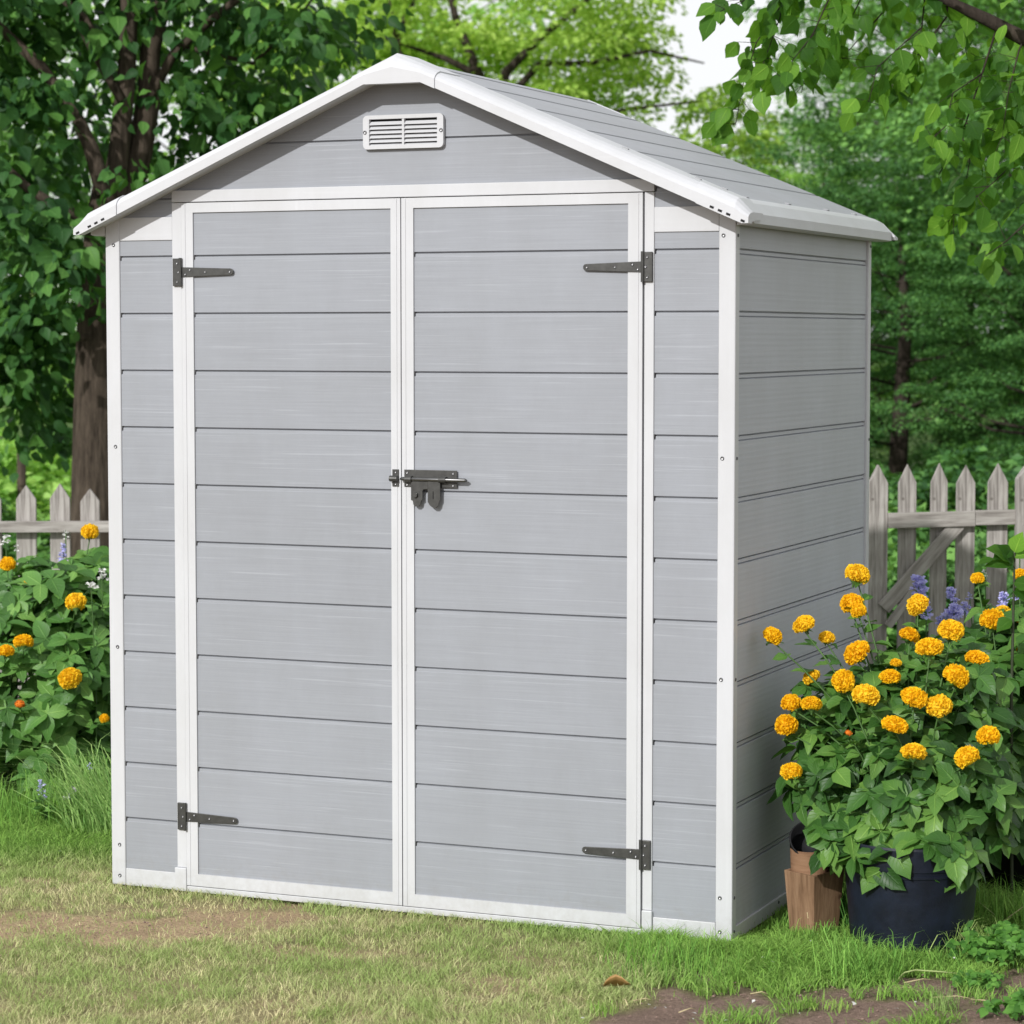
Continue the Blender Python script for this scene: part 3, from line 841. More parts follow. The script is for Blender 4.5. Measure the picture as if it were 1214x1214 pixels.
# soffit (roof underside) and roof panels
for s in (-1, 1):
    us = (0, .08, .90)
    V = []; F = []
    for y in (-.04, 1.30):
        for u in us: V.append((.9 + s * u, y, (zb(u) + .006)))
    for i in range(2): F.append([i, i + 1, 3 + i + 1, 3 + i])
    MB().add(V, F).build('soffit', M_WHITEH, SH)
    # roof panel: planks run front to back
    lv = [(.0, 0)]
    for u in (.028, .152, .293, .434, .574, .712):
        lv += [(u, 0), (u + .0005, .006), (u + .005, .006), (u + .010, .0006)]
    lv.append((.905, 0))
    V = []; F = []
    for u, d in lv:
        z = ZT - .007 - SL * u - d
        V += [(.9 + s * u, -.02, z), (.9 + s * u, 1.31, z)]
    for i in range(len(lv) - 1): F.append([2 * i, 2 * i + 1, 2 * i + 3, 2 * i + 2])
    MB().add(V, F).build('roof_panel', M_ROOF, SH)
    # eave trim
    sec = [(.855, 1.8625), (.895, 1.8515), (.917, 1.8405), (.9455, 1.811), (.9465, 1.7875), (.935, 1.7845), (.9015, 1.7845), (.9015, 1.84)]
    V = []; F = []; k = len(sec)
    for y in (.0015, 1.2945):
        V += [(.9 + s * u, y, z) for u, z in sec]
    F = [[j, (j + 1) % k, k + (j + 1) % k, k + j] for j in range(k)] + [list(range(k)), list(range(k, 2 * k))[::-1]]
    et = MB().add(V, F).build('eave_trim', M_WHITEH, SH)
    for y in (.16, .52, .88, 1.16):
        c = MB().box(-.006, .006, -.010, .010, -.001, .0015).build('clip', M_ROOF, et); c.location = (.9 + s * .872, y, 1.8600); c.rotation_euler = (0, s * .27, 0)
for u, y in ((.60, .03), (.79, .035), (.86, .03)):
    c = MB().box(-.008, .008, -.005, .005, -.001, .0015).build('clip', M_ROOF, SH); c.location = (.9 + u, y, zt(u) + (.0045 if u > .82 else .0012)); c.rotation_euler = (0, .40, 0)

# ---------------------------------------------------------------- picket fences


def picket(px0, px1, apex, shoulder, depth, parent, th=.018, name='picket', mat=None):
    p0, p1 = at(px0, shoulder, depth), at(px1, shoulder, depth); mid = (at((px0 + px1) / 2, apex, depth))
    wv = p1 - p0; wl = np.linalg.norm(wv[:2]); e = np.array([wv[0], wv[1], 0]) / wl
    f = np.array([-e[1], e[0], 0])
    base = np.array([p0[0], p0[1], 0]); z1 = p0[2]; z2 = mid[2]
    r = random.Random(int(px0 * 7)); j = r.uniform(-.004, .004)
    out = [(0, -.02), (wl, -.02), (wl + j, z1), (wl / 2 + j, z2), (j, z1 + r.uniform(-.004, .004))]
    V = [base + e * u + np.array([0, 0, v]) for u, v in out] + [base + e * u + np.array([0, 0, v]) + f * th for u, v in out]
    # local coordinates vary per picket so that the grain is different in each
    F = [[0, 1, 2, 3, 4], [9, 8, 7, 6, 5]] + [[i, 5 + i, 5 + (i + 1) % 5, (i + 1) % 5] for i in range(5)]
    V = [v - base for v in V]
    o = MB().add(V, F).build(name, mat or M_FENCE, parent, bevel=.003)
    o.location = base - np.array(parent.location)
    return o


def bar_px(p, q, wpx, depth, th, parent, name, mat, off=0.0):
    A = Vector(at(*p, depth)); B = Vector(at(*q, depth)); n = Vector(FWD) * off
    mid = (A + B) / 2; d = B - A
    mb = MB()
    L = d.length
    mb.box(-L / 2, L / 2, -th / 2, th / 2, -wpx * depth / FPX / 2, wpx * depth / FPX / 2)
    o = mb.build(name, mat, parent, bevel=.002)
    x = d.normalized(); y = Vector(FWD); z = x.cross(y).normalized(); y = z.cross(x)
    o.matrix_local = Matrix.Translation(mid + n - Vector(parent.location)) @ Matrix((x, y, z)).transposed().to_4x4()
    return o


DL, DR = 10.6, 10.0
b0 = atz(70, 850); b0 = at(70, 700, DL); 
FL = thing('picket_fence', 'weathered grey picket fence behind the flowers left of the shed', 'fence', (float(b0[0]), float(b0[1]), 0))
for x0, x1, ap, sh in ((-145, -121, 576, 593), (-105, -81, 574, 592), (-65, -41, 577, 593), (-23, 1, 576, 593), (17.8, 41.5, 575, 592), (58.3, 82, 573, 591), (95, 117.6, 579, 594), (134, 158, 577, 594), (174, 198, 575, 593), (214, 238, 577, 594)):
    picket(x0, x1, ap, sh, DL, FL)
bar_px((-150, 624.5), (245, 623.5), 13, DL, .03, FL, 'rail', M_FENCEH, -.022)
bar_px((-150, 770), (245, 770), 13, DL, .03, FL, 'rail', M_FENCEH, -.022)
b0 = at(1130, 700, DR)
FG = thing('picket_gate', 'weathered grey picket gate with a diagonal brace right of the shed', 'gate', (float(b0[0]), float(b0[1]), 0))
picket(1030, 1053, 551, 573, DR - .03, FG, .045, 'gate_post')
for x0, x1, ap, sh in ((1066, 1087.5, 550, 572), (1103, 1123, 548.5, 571), (1133.5, 1156, 551, 573), (1171, 1195, 549, 572)):
    picket(x0, x1, ap, sh, DR, FG)
bar_px((1052, 617), (1155, 614.5), 18, DR, .026, FG, 'rail', M_FENCEH, -.0145)
bar_px((1155.4, 613.5), (1208, 612.5), 17.5, DR, .026, FG, 'rail', M_FENCEH, -.0145)
bar_px((1050, 800), (1208, 800), 17, DR, .026, FG, 'rail', M_FENCEH, -.0145)
bar_px((1047, 721), (1144, 612), 17, DR, .014, FG, 'brace', M_FENCEH, -.0085)
bar_px((1052, 742), (1083, 700), 10, DR, .016, FG, 'brace', M_FENCEH, -.012)
b0 = at(1300, 700, DR)
FX = thing('picket_fence', 'weathered picket fence with a capped post at the right edge of the picture', 'fence', (float(b0[0]), float(b0[1]), 0))
picket(1207, 1233, 549, 568, DR - .08, FX, .06, 'fence_post')
for i in range(8):
    x = 1246 + i * 36; picket(x, x + 23, 550 + (i * 7) % 4, 572, DR, FX)
bar_px((1232, 612), (1530, 611), 17, DR, .026, FX, 'rail', M_FENCEH, -.0145)
bar_px((1232, 800), (1530, 800), 17, DR, .026, FX, 'rail', M_FENCEH, -.0145)

# ---------------------------------------------------------------- trees


def crown_pts(r, C, R, n_spray, per, ls, flat=.25, srad=(.35, .7), inner=.45):
    """flattened sprays of leaves scattered through an ellipsoid crown"""
    d = unit(r.normal(size=(n_spray, 3))); q = (inner + (1 - inner) * r.random(n_spray) ** .6)[:, None]
    sc = np.array(C) + d * q * np.array(R)
    P, Nn, D = [], [], []
    rad = r.uniform(*srad, n_spray)
    idx = np.repeat(np.arange(n_spray), per)
    m = len(idx)
    th = r.uniform(0, 2 * np.pi, m); rr = np.sqrt(r.random(m)) * rad[idx]
    # each spray reaches outwards from the crown's axis and droops at the rim
    outw = unit(d * np.array([1, 1, .15]))[idx]
    side = np.stack([-outw[:, 1], outw[:, 0], np.zeros(m)], 1)
    lx = np.cos(th) * rr * 1.25; ly = np.sin(th) * rr * .85
    P = sc[idx] + outw * lx[:, None] + side * ly[:, None]
    P[:, 2] += -.45 * (rr / rad[idx]) ** 2 * rad[idx] * .6 + r.normal(0, 1, m) * rad[idx] * flat * .5
    D = unit(outw * np.cos(th)[:, None] + side * np.sin(th)[:, None] + r.normal(0, .45, (m, 3)) + np.array([0, 0, -.25]))
    Nn = unit(np.array([0, 0, 1.]) + .55 * r.normal(size=(m, 3)) + .25 * outw)
    return P, D, Nn, ls * r.uniform(.6, 1.25, m), sc


def tree_shape(seed, H, R, z0, trunk_r, n_spray, per, ls, lmat, bmat, name='tree', label='', cat='tree', loc=(0, 0, 0), group=None, detail=False, lean=(0, 0), **kw):
    r = np.random.default_rng(seed)
    t = thing(name, label, cat, loc, group)
    C = (lean[0], lean[1], (z0 + H) / 2); RR = (R, R, (H - z0) / 2)
    P, D, Nn, S, sc = crown_pts(r, C, RR, n_spray, per, ls, **kw)
    leaf_obj('crown', P, D, Nn, S, lmat, t, detail=detail)
    mb = MB()
    top = H * .8
    pts = [(0, 0, -.1), (lean[0] * .1 + .03 * r.normal(), .03 * r.normal(), H * .25), (lean[0] * .5 + .08 * r.normal(), lean[1] * .5, H * .5), (lean[0], lean[1], top)]
    mb.tube(pts, [trunk_r * 1.25, trunk_r, trunk_r * .65, trunk_r * .15], 10)
    for k in r.choice(len(sc), size=min(26, len(sc)), replace=False):
        q = sc[k]; zz = max(H * .15, min(top * .95, q[2] - r.uniform(.1, .35) * R)); f = zz / top
        s0 = np.array([lean[0] * f, lean[1] * f, zz]); md = (s0 + q) / 2 + np.array([0, 0, -.06 * R])
        mb.tube([s0, md, q], [trunk_r * .32 * (1.1 - f), trunk_r * .2 * (1.1 - f), .008], 6)
    mb.build('trunk', bmat, t, smooth=True)
    return t


def gpos(px, depth):
    p = at(px, 397, depth); return (float(p[0]), float(p[1]), 0)


def copy_tree(src, loc, rz, sc, label, group=None, mat=None):
    c = src.copy(); COL.objects.link(c); c.location = loc; c.rotation_euler = (0, 0, rz); c.scale = (sc, sc, sc)
    c['label'] = label
    if group: c['group'] = group
    for ch in src.children:
        d = ch.copy(); COL.objects.link(d); d.parent = c
        if mat and ch.name.startswith('crown'):
            d.material_slots[0].link = 'OBJECT'; d.material_slots[0].material = mat
    return c


# forest behind (three grown shapes, copied with their parts)
T1 = tree_shape(11, 8.0, 2.5, .4, .16, 200, 300, .060, L_FOREST[1], M_BARK2, 'forest_tree', 'green tree rising right behind the picket gate', loc=gpos(1215, 24), flat=.16, srad=(.28, .6))
T2 = tree_shape(12, 7.0, 2.3, .3, .14, 180, 300, .058, L_FOREST[1], M_BARK2, 'forest_tree', 'mid green tree with layered sprays at the far right beyond the gate', loc=gpos(1370, 19), flat=.2)
T3 = tree_shape(13, 7.6, 2.5, .6, .16, 120, 110, .10, L_FOREST[2], M_BARK2, 'forest_tree', 'pale green tree in soft focus above the left roof slope', loc=gpos(330, 27), flat=.3, srad=(.3, .55))
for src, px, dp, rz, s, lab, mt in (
        (T1, 990, 27, 1.3, .52, 'pale low tree standing behind the right roof corner', L_FOREST[2]),  # distance haze put into its leaf colour
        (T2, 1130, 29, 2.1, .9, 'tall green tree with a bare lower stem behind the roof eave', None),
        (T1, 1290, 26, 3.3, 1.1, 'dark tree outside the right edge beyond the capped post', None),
        (T2, 880, 33, .7, .5, 'green tree with leaves paled for haze low on the skyline above the roof slope', L_FOREST[2]),
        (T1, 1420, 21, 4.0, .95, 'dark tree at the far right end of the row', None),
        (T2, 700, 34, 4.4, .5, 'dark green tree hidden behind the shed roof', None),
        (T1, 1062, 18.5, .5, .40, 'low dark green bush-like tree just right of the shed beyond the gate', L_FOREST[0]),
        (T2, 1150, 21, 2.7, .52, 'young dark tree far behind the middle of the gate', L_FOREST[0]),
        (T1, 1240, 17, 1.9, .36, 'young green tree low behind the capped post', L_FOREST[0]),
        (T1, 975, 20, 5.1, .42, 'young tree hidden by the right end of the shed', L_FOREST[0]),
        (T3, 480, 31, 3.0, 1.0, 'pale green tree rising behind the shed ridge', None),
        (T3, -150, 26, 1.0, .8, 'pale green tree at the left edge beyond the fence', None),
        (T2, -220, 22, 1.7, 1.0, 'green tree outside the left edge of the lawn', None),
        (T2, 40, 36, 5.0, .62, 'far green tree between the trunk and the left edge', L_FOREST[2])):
    copy_tree(src, gpos(px, dp), rz, s, lab, mat=mt)

# low shrubs beyond the fence
r = np.random.default_rng(44)
SB = None
for i, (px, dp, sc_, lab, mt) in enumerate((
        (40, 17, 1.0, 'low bright green shrub seen between the left pickets', L_FOREST[2]),
        (-70, 16, 1.2, 'bright green shrub beyond the left end of the fence', L_FOREST[2]),
        (1100, 15, 1.0, 'dark shrub low behind the picket gate', L_FOREST[0]),
        (1200, 14.5, .9, 'green shrub behind the last picket of the gate', L_FOREST[1]),
        (1085, 12.2, .8, 'low green shrub showing through the lower part of the gate', L_FOREST[1]),
        (1175, 12.0, .75, 'low dark shrub close behind the last gate pickets', L_FOREST[0]),
        (20, 13.2, .8, 'low shrub close behind the left picket fence', L_FOREST[1]),
        (1300, 15.5, 1.1, 'dark shrub beyond the right fence', L_FOREST[0]),
        (140, 18.5, 1.1, 'green shrub at the foot of the large tree', L_FOREST[1]))):
    if SB is None:
        SB = thing('garden_shrub', lab, 'shrub', gpos(px, dp))
        P, D, Nn, S, sc = crown_pts(r, (0, 0, .42), (.95, .8, .42), 90, 120, .07, srad=(.15, .32), inner=.3)
        k = P[:, 2] > 0
        leaf_obj('foliage', P[k], D[k], Nn[k], S[k], mt, SB, detail=False)
        mb = MB()
        for q in sc[:14]: mb.tube([(0, 0, 0), q * .5 + np.array([0, 0, .05]), q], [.02, .012, .005], 5)
        mb.build('stem', M_TWIG, SB)
    else:
        c = SB.copy(); COL.objects.link(c); c.location = gpos(px, dp); c['label'] = lab; c.scale = (sc_,) * 3; c.rotation_euler = (0, 0, i * 1.3)
        for ch in SB.children:
            d = ch.copy(); COL.objects.link(d); d.parent = c
            if ch.name.startswith('foliage'):
                d.material_slots[0].link = 'OBJECT'; d.material_slots[0].material = mt

# yellow-green tree above the roof
r = np.random.default_rng(21)
g0 = gpos(600, 21)
TY = thing('yellow_green_tree', 'bright yellow-green tree with spreading branches above the shed roof', 'tree', g0)
G0 = np.array(g0)
Ps = []
crown_c = at(575, -25, 21) - G0
P, D, Nn, S, sc = crown_pts(r, crown_c, (1.75, 1.5, 1.35), 120, 120, .062, srad=(.2, .42), inner=.35, flat=.3)
Ps.append((P, D, Nn, S))
for (px, py, rx_, rz_, ns) in ((740, 50, .55, .38, 28), (840, 118, .36, .16, 9), (690, 130, .65, .38, 34), (600, 70, .6, .4, 26), (810, 180, .35, .3, 13), (900, 165, .28, .25, 9), (470, 30, .6, .5, 26), (350, 70, .7, .5, 24)):
    c = at(px, py, 21 + r.uniform(-.4, .6)) - G0
    P, D, Nn, S, s2 = crown_pts(r, c, (rx_, .6, rz_), ns, 85, .06, srad=(.14, .3), inner=.1, flat=.3)
    Ps.append((P, D, Nn, S)); sc = np.concatenate([sc, s2])
leaf_obj('crown', *[np.concatenate([p[i] for p in Ps]) for i in range(4)], L_LIME, TY, detail=False)
mb = MB()
fork = at(585, 330, 21) - G0
mb.tube([(0, 0, -.1), fork * .5, fork], [.17, .13, .11], 10)
for path, r0 in (([(585, 330), (580, 160), (568, 90), (540, 20), (520, -60)], .075), ([(580, 160), (600, 85), (640, 45), (690, 5), (740, -40)], .05), ([(590, 130), (640, 75), (700, 75), (770, 60), (835, 75)], .035),
                 ([(568, 90), (530, 70), (500, 60), (440, 40)], .035), ([(585, 250), (660, 150), (740, 130), (830, 120)], .035), ([(470, 60), (478, 25), (492, 0), (500, -40)], .03), ([(470, 60), (465, 20), (458, -20)], .022)):
    k = len(path); mb.tube([at(p[0], p[1], 20.6 + .05 * i) - G0 for i, p in enumerate(path)], [r0 * (1 - .8 * i / (k - 1)) for i in range(k)], 7)
mb.tube([at(585, 300, 20.7) - G0, at(520, 170, 20.6) - G0, at(470, 58, 20.6) - G0], [.06, .045, .032], 7)
mb.build('trunk', M_BARK2, TY, smooth=True)

# large broad-leaved tree on the left
r = np.random.default_rng(33)
DT = 12.2
g0 = gpos(112, DT); G0 = np.array(g0)
TL = thing('broad_leaved_tree', 'large dark broad-leaved tree with a forked brown trunk behind the left fence', 'tree', g0)
mb = MB()


def limb(path, radii, dd=0.0, seg=12):
    mb.tube([at(x, y, DT + dd + (t[0] if t else 0)) - G0 for (x, y, *t) in path], [q * DT / FPX for q in radii], seg)


tp = [(112, 395 + 3084 * 1.5146 / DT + 20), (112, 620), (113, 480), (118, 340), (128, 260), (138, 215)]
limb(tp, [34, 29, 26, 25, 26, 27], 0, 16)
limb([(132, 250), (142, 170), (150, 90), (153, 20), (150, -80)], [15, 12, 11, 10, 8], -.05)
limb([(150, 235), (165, 180), (176, 120), (178, 60), (194, 0), (215, -90)], [18, 16, 14, 12, 10, 6], .05)
limb([(176, 120), (205, 65), (245, 28), (280, 0), (330, -50)], [6, 5.5, 5, 4.5, 3], .0, 8)
limb([(125, 230), (108, 175), (92, 140), (50, 80), (0, 33), (-60, -20)], [12, 9, 7.5, 6.5, 6, 4], -.25, 9)
limb([(100, 260), (60, 240), (35, 225), (0, 192), (-60, 150)], [7, 6, 5.5, 5, 4], -.3, 8)
limb([(145, 120), (110, 60), (80, 0), (60, -60)], [6, 5, 4, 3], -.1, 8)
limb([(125, 60), (100, 20), (60, -10)], [4, 4, 3], -.1, 6)
limb([(215, 55), (300, 75), (345, 35), (390, -30)], [3.5, 2.6, 1.8, 1.2], .2, 6)
limb([(106, 398), (96, 402), (92, 400)], [5, 4, 3], -.2, 8)
mb.build('trunk', M_BARK, TL, smooth=True)
Ps = []


def blob(px, py, dd, rx_, rz_, ns, per, ls, ry_=.5, mat=0):
    c = at(px, py, DT + dd) - G0
    P, D, Nn, S, s2 = crown_pts(r, c, (rx_, ry_, rz_), ns, int(per * 1.35), ls, srad=(.16, .32), inner=.1, flat=.35)
    Ps.append((P, D, Nn, S))


#      px   py   dz   rx   rz   sprays per leaf
for args in ((15, 20, .0, .36, .42, 22, 14, .10), (80, 10, .5, .36, .3, 18, 12, .10), (10, 130, -.4, .26, .30, 17, 12, .10), (5, 235, -.6, .26, .22, 14, 12, .10),
             (80, 110, .9, .45, .5, 17, 10, .10), (270, 20, .4, .42, .20, 18, 13, .10), (265, 110, .5, .34, .22, 18, 14, .10),
             (310, 150, .5, .36, .14, 13, 14, .095), (225, 195, .7, .28, .16, 14, 14, .10), (200, 95, -.4, .12, .10, 4, 12, .10),
             (160, 205, -.6, .10, .08, 4, 10, .10), (60, 300, -.55, .22, .20, 12, 18, .10), (25, 370, .3, .36, .22, 18, 18, .10),
             (95, 350, -.5, .10, .12, 5, 13, .095), (25, 440, .4, .30, .20, 16, 18, .10), (60, 500, .8, .30, .14, 10, 16, .10),
             (370, 20, -.1, .16, .14, 9, 14, .10), (395, 50, -.1, .09, .12, 5, 10, .095), (330, 30, .2, .24, .18, 9, 15, .10), (160, 30, 1.0, .6, .3, 10, 10, .10),
             (-120, 60, 0, .8, .8, 60, 20, .11), (130, -140, 0, 1.5, .6, 110, 20, .12), (-60, 300, .3, .6, .5, 36, 20, .11), (300, 100, 1.4, .4, .25, 10, 12, .10), (40, 200, 1.4, .6, .4, 24, 14, .11)):
    blob(*args)
Pc = [np.concatenate([p[i] for p in Ps]) for i in range(4)]
Pc[1] = unit(Pc[1] + np.array([0, 0, -.55])); Pc[2] = unit(Pc[2] + np.array([.1, -.35, .1]) + .35 * r.normal(size=Pc[2].shape))
Pc[3] = Pc[3] * .82 * r.uniform(.65, 1.2, len(Pc[3]))
leaf_obj('crown', *Pc, L_MAPLE, TL, wide=1.12, curl=.32, fold=.22)

# overhanging branch of a tree standing to the right, outside the frame
r = np.random.default_rng(55)
DB = 8.3
g0 = gpos(1640, DB + .3); G0 = np.array(g0)
TB = thing('overhanging_tree', 'leafy branch with hanging twigs reaching in from the upper right', 'tree', g0)
mb = MB()
tr = [np.array([0, 0, -.1]), np.array([0, 0, 1.2]), at(1630, 100, DB + .2) - G0, at(1600, -200, DB + .2) - G0]
mb.tube(tr, [.15, .12, .10, .07], 12)
mb.tube([at(1630, 200, DB + .2) - G0, at(1450, 110, DB + .1) - G0, at(1300, 75, DB) - G0, at(1214, 46, DB) - G0, at(1172, 24, DB) - G0, at(1130, 4, DB) - G0, at(1060, -30, DB) - G0, at(960, -60, DB) - G0, at(860, -70, DB) - G0], [.055, .042, .03, .024, .021, .016, .012, .008, .004], 10)
tw = [([(1123, 0), (1123, 19), (1100, 50), (1080, 75), (1062, 114)], 3.2), ([(1100, -20), (1096, 0), (1093, 32), (1080, 75), (1068, 105)], 2.8),
      ([(1070, -25), (1060, 0), (1031, 32), (1008, 58), (985, 85)], 2.6), ([(990, -50), (982, 0), (963, 42), (940, 71), (925, 100)], 2.4),
      ([(1183, 30), (1180, 39), (1164, 88), (1145, 146), (1128, 182), (1112, 208)], 3.4), ([(1214, 46), (1208, 60), (1196, 107), (1188, 162)], 2.8),
      ([(1290, 80), (1250, 140), (1214, 182), (1177, 217), (1157, 234)], 3), ([(1300, 90), (1260, 200), (1214, 266), (1193, 286), (1168, 304)], 3),
      ([(960, -60), (930, 0), (897, 50), (881, 100), (872, 148)], 2.2), ([(960, -60), (910, -10), (870, 5), (850, 16)], 2.2),
      ([(1040, -40), (1020, 0), (1010, 20), (960, 60), (950, 110)], 2.2), ([(1020, -40), (950, 0), (905, 30), (890, 60)], 2.2),
      ([(1145, 146), (1165, 150), (1190, 160), (1214, 150)], 2), ([(1164, 88), (1130, 110), (1120, 150), (1105, 165)], 1.8),
      ([(1093, 32), (1040, 80), (1030, 120)], 1.8), ([(1140, 160), (1150, 190), (1140, 240), (1125, 262)], 1.8),
      ([(1230, 60), (1235, 160), (1225, 240)], 2.4), ([(1280, 60), (1290, 160), (1300, 280)], 2.6), ([(1240, 60), (1215, 90), (1205, 130)], 2.0), ([(1150, 10), (1140, 40), (1150, 80)], 2),
      ([(930, -40), (925, 20), (905, 75), (900, 95)], 1.8), ([(1000, -40), (990, 30), (1000, 75)], 2.0)]
P, D, Nn, S = [], [], [], []
for path, w0 in tw:
    dz = r.uniform(-.25, .3); k = len(path)
    pts = [at(x, y, DB + dz * (i / (k - 1))) - G0 for i, (x, y) in enumerate(path)]
    mb.tube(pts, [max(.0012, w0 * DB / FPX * .5 * (1 - .75 * i / (k - 1))) for i in range(k)], 6)
    seg = [np.linalg.norm(pts[i + 1] - pts[i]) for i in range(k - 1)]; tot = sum(seg); s = .03
    while s < tot + .01:
        t = min(s, tot - 1e-4); i = 0
        while t > seg[i]: t -= seg[i]; i += 1
        c = pts[i] + (pts[i + 1] - pts[i]) * t / seg[i]; dr = unit(pts[i + 1] - pts[i])
        # side twiglet with a few leaves
        nside = 2 if s < tot * .85 else 4
        for q in range(nside):
            a_ = unit(r.normal(size=3) * np.array([1, 1, .55])); ln = r.uniform(.0, .075)
            e = c + a_ * ln
            if ln > .03: mb.tube([c, e], [.0012, .0008], 4, False)
            d = unit(a_ * .8 + dr * .45 + np.array([0, 0, -.75]))
            P.append(e); D.append(d)
            Nn.append(unit(-FWD * .9 + np.array([0, 0, .35]) + .65 * r.normal(size=3))); S.append(r.uniform(.045, .090))
        s += r.uniform(.030, .052)
mb.build('branch', M_BARK2, TB, smooth=True)
leaf_obj('foliage', P, D, Nn, S, L_BRANCH, TB, wide=1.08, curl=.18)
cr = crown_pts(r, at(1560, -150, DB) - G0, (1.0, .9, .7), 90, 26, .085, inner=.2)
leaf_obj('crown', *cr[:4], L_BRANCH, TB, wide=1.05)

# distant bare post
p0 = at(25, 600, 15.5)
PO = MB().tube([(0, 0, -.05), (.005, 0, .5), (0, .01, float(at(25, 528, 15.5)[2]))], [.035, .03, .026], 8)
po = PO.build('wooden_post', M_BARK, None, smooth=True); po.location = (float(p0[0]), float(p0[1]), 0)
tag(po, 'thin grey wooden post standing beyond the left fence', 'post')

# ---------------------------------------------------------------- flowering plants


def flower_mesh(name, seed, col, n=420, flat=.80, petal=.22):
    """dense pompon: a core ball covered with small ruffled petals, green calyx below"""
    r = np.random.default_rng(seed)
    V, Q = [], []
    seg, rg = 14, 8
    for i in range(rg + 1):
        t = math.pi * i / rg
        for k in range(seg):
            p = 2 * math.pi * k / seg; q = .80 + .03 * r.normal()
            V.append((q * math.sin(t) * math.cos(p), q * math.sin(t) * math.sin(p), q * math.cos(t) * flat))
    for i in range(rg):
        for k in range(seg): Q.append([i * seg + k, (i + 1) * seg + k, (i + 1) * seg + (k + 1) % seg, i * seg + (k + 1) % seg])
    dent = r.normal(size=(6, 3)); dent = dent / np.linalg.norm(dent, axis=1, keepdims=True)
    for i in range(n):
        z = 1 - 1.62 * (i + .5) / n; ph = i * 2.39996 + r.normal(0, .15)
        rr_ = math.sqrt(max(0, 1 - z * z)); d = np.array([rr_ * math.cos(ph), rr_ * math.sin(ph), z])
        ref = unit(np.cross(d, r.normal(size=3))); s2 = np.cross(d, ref)
        lump = 1 + .07 * math.sin(5 * ph + seed) * rr_ - .10 * max(0, float(max(dent @ d)) - .9) * 10
        base = d * .74 * lump * np.array([1, 1, flat]); l = petal * r.uniform(.75, 1.2); k = len(V)
        out = unit(d * 1.1 + .30 * r.normal(size=3))
        for u_, wv, hh in ((0, .5, 0), (.6, 1, .05), (1.0, .8, .0)):
            c = base + out * (l * u_)
            for sgn in (-1, 0, 1):
                V.append(c + ref * sgn * l * .50 * wv + s2 * (abs(sgn) * .22 + hh) * l * r.uniform(.3, 1.6) * (1 if i % 2 else -1))
        for a_ in (0, 3):
            for b_ in (0, 1): Q.append([k + a_ + b_, k + a_ + b_ + 1, k + a_ + b_ + 4, k + a_ + b_ + 3])
    nq = len(Q); prof = [(.07, -1.05), (.10, -.80), (.34, -.62), (.46, -.40), (.30, -.30)]; k0 = len(V)
    for rad, z in prof:
        for k in range(10): V.append((rad * math.cos(k * .6283), rad * math.sin(k * .6283), z))
    for i in range(len(prof) - 1):
        for k in range(10): Q.append([k0 + i * 10 + k, k0 + i * 10 + (k + 1) % 10, k0 + (i + 1) * 10 + (k + 1) % 10, k0 + (i + 1) * 10 + k])
    me = bpy.data.meshes.new(name); me.from_pydata([tuple(v) for v in V], [], Q); me.materials.append(col); me.materials.append(M_STEM)
    me.polygons.foreach_set('use_smooth', [True] * len(me.polygons))
    me.polygons.foreach_set('material_index', [0] * nq + [1] * (len(Q) - nq))
    return me


M_YEL = leaf_mat('marigold_petal', (.93, .54, .012), (.95, .61, .015), (.98, .69, .04), trans=.32, rough=.6, spec=.15, nscale=30, tcol=(.98, .66, .03), per_object=True)
M_ORA = leaf_mat('orange_petal', (.55, .12, .01), (.70, .19, .02), (.80, .26, .03), trans=.15, rough=.6, spec=.15, nscale=30, tcol=(.8, .2, .02))
M_PUR = leaf_mat('lavender_petal', (.50, .50, .88), (.62, .61, .94), (.76, .74, .97), trans=.35, rough=.6, spec=.15, nscale=20, tcol=(.4, .35, .8))
M_WHT = leaf_mat('white_petal', (.65, .65, .62), (.78, .78, .76), (.85, .85, .84), trans=.2, rough=.6, spec=.15, nscale=20, tcol=(.8, .8, .78))
FM = [flower_mesh('flower_head', s, M_YEL) for s in (1, 2, 3, 4)]
FO = flower_mesh('flower_head_orange', 5, M_ORA, n=80)


def add_flower(parent, me, loc, diam, tilt):
    o = bpy.data.objects.new('flower', me); COL.objects.link(o); o.parent = parent
    o.location = Vector(loc) - Vector(parent.location); s = diam / 2 * 1.08
    k = 1 + .13 * math.sin(o.location.x * 91 + o.location.z * 57)
    o.scale = (s * (2 - k) ** .5, s * k ** .5, s * k); o.rotation_euler = tilt
    return o


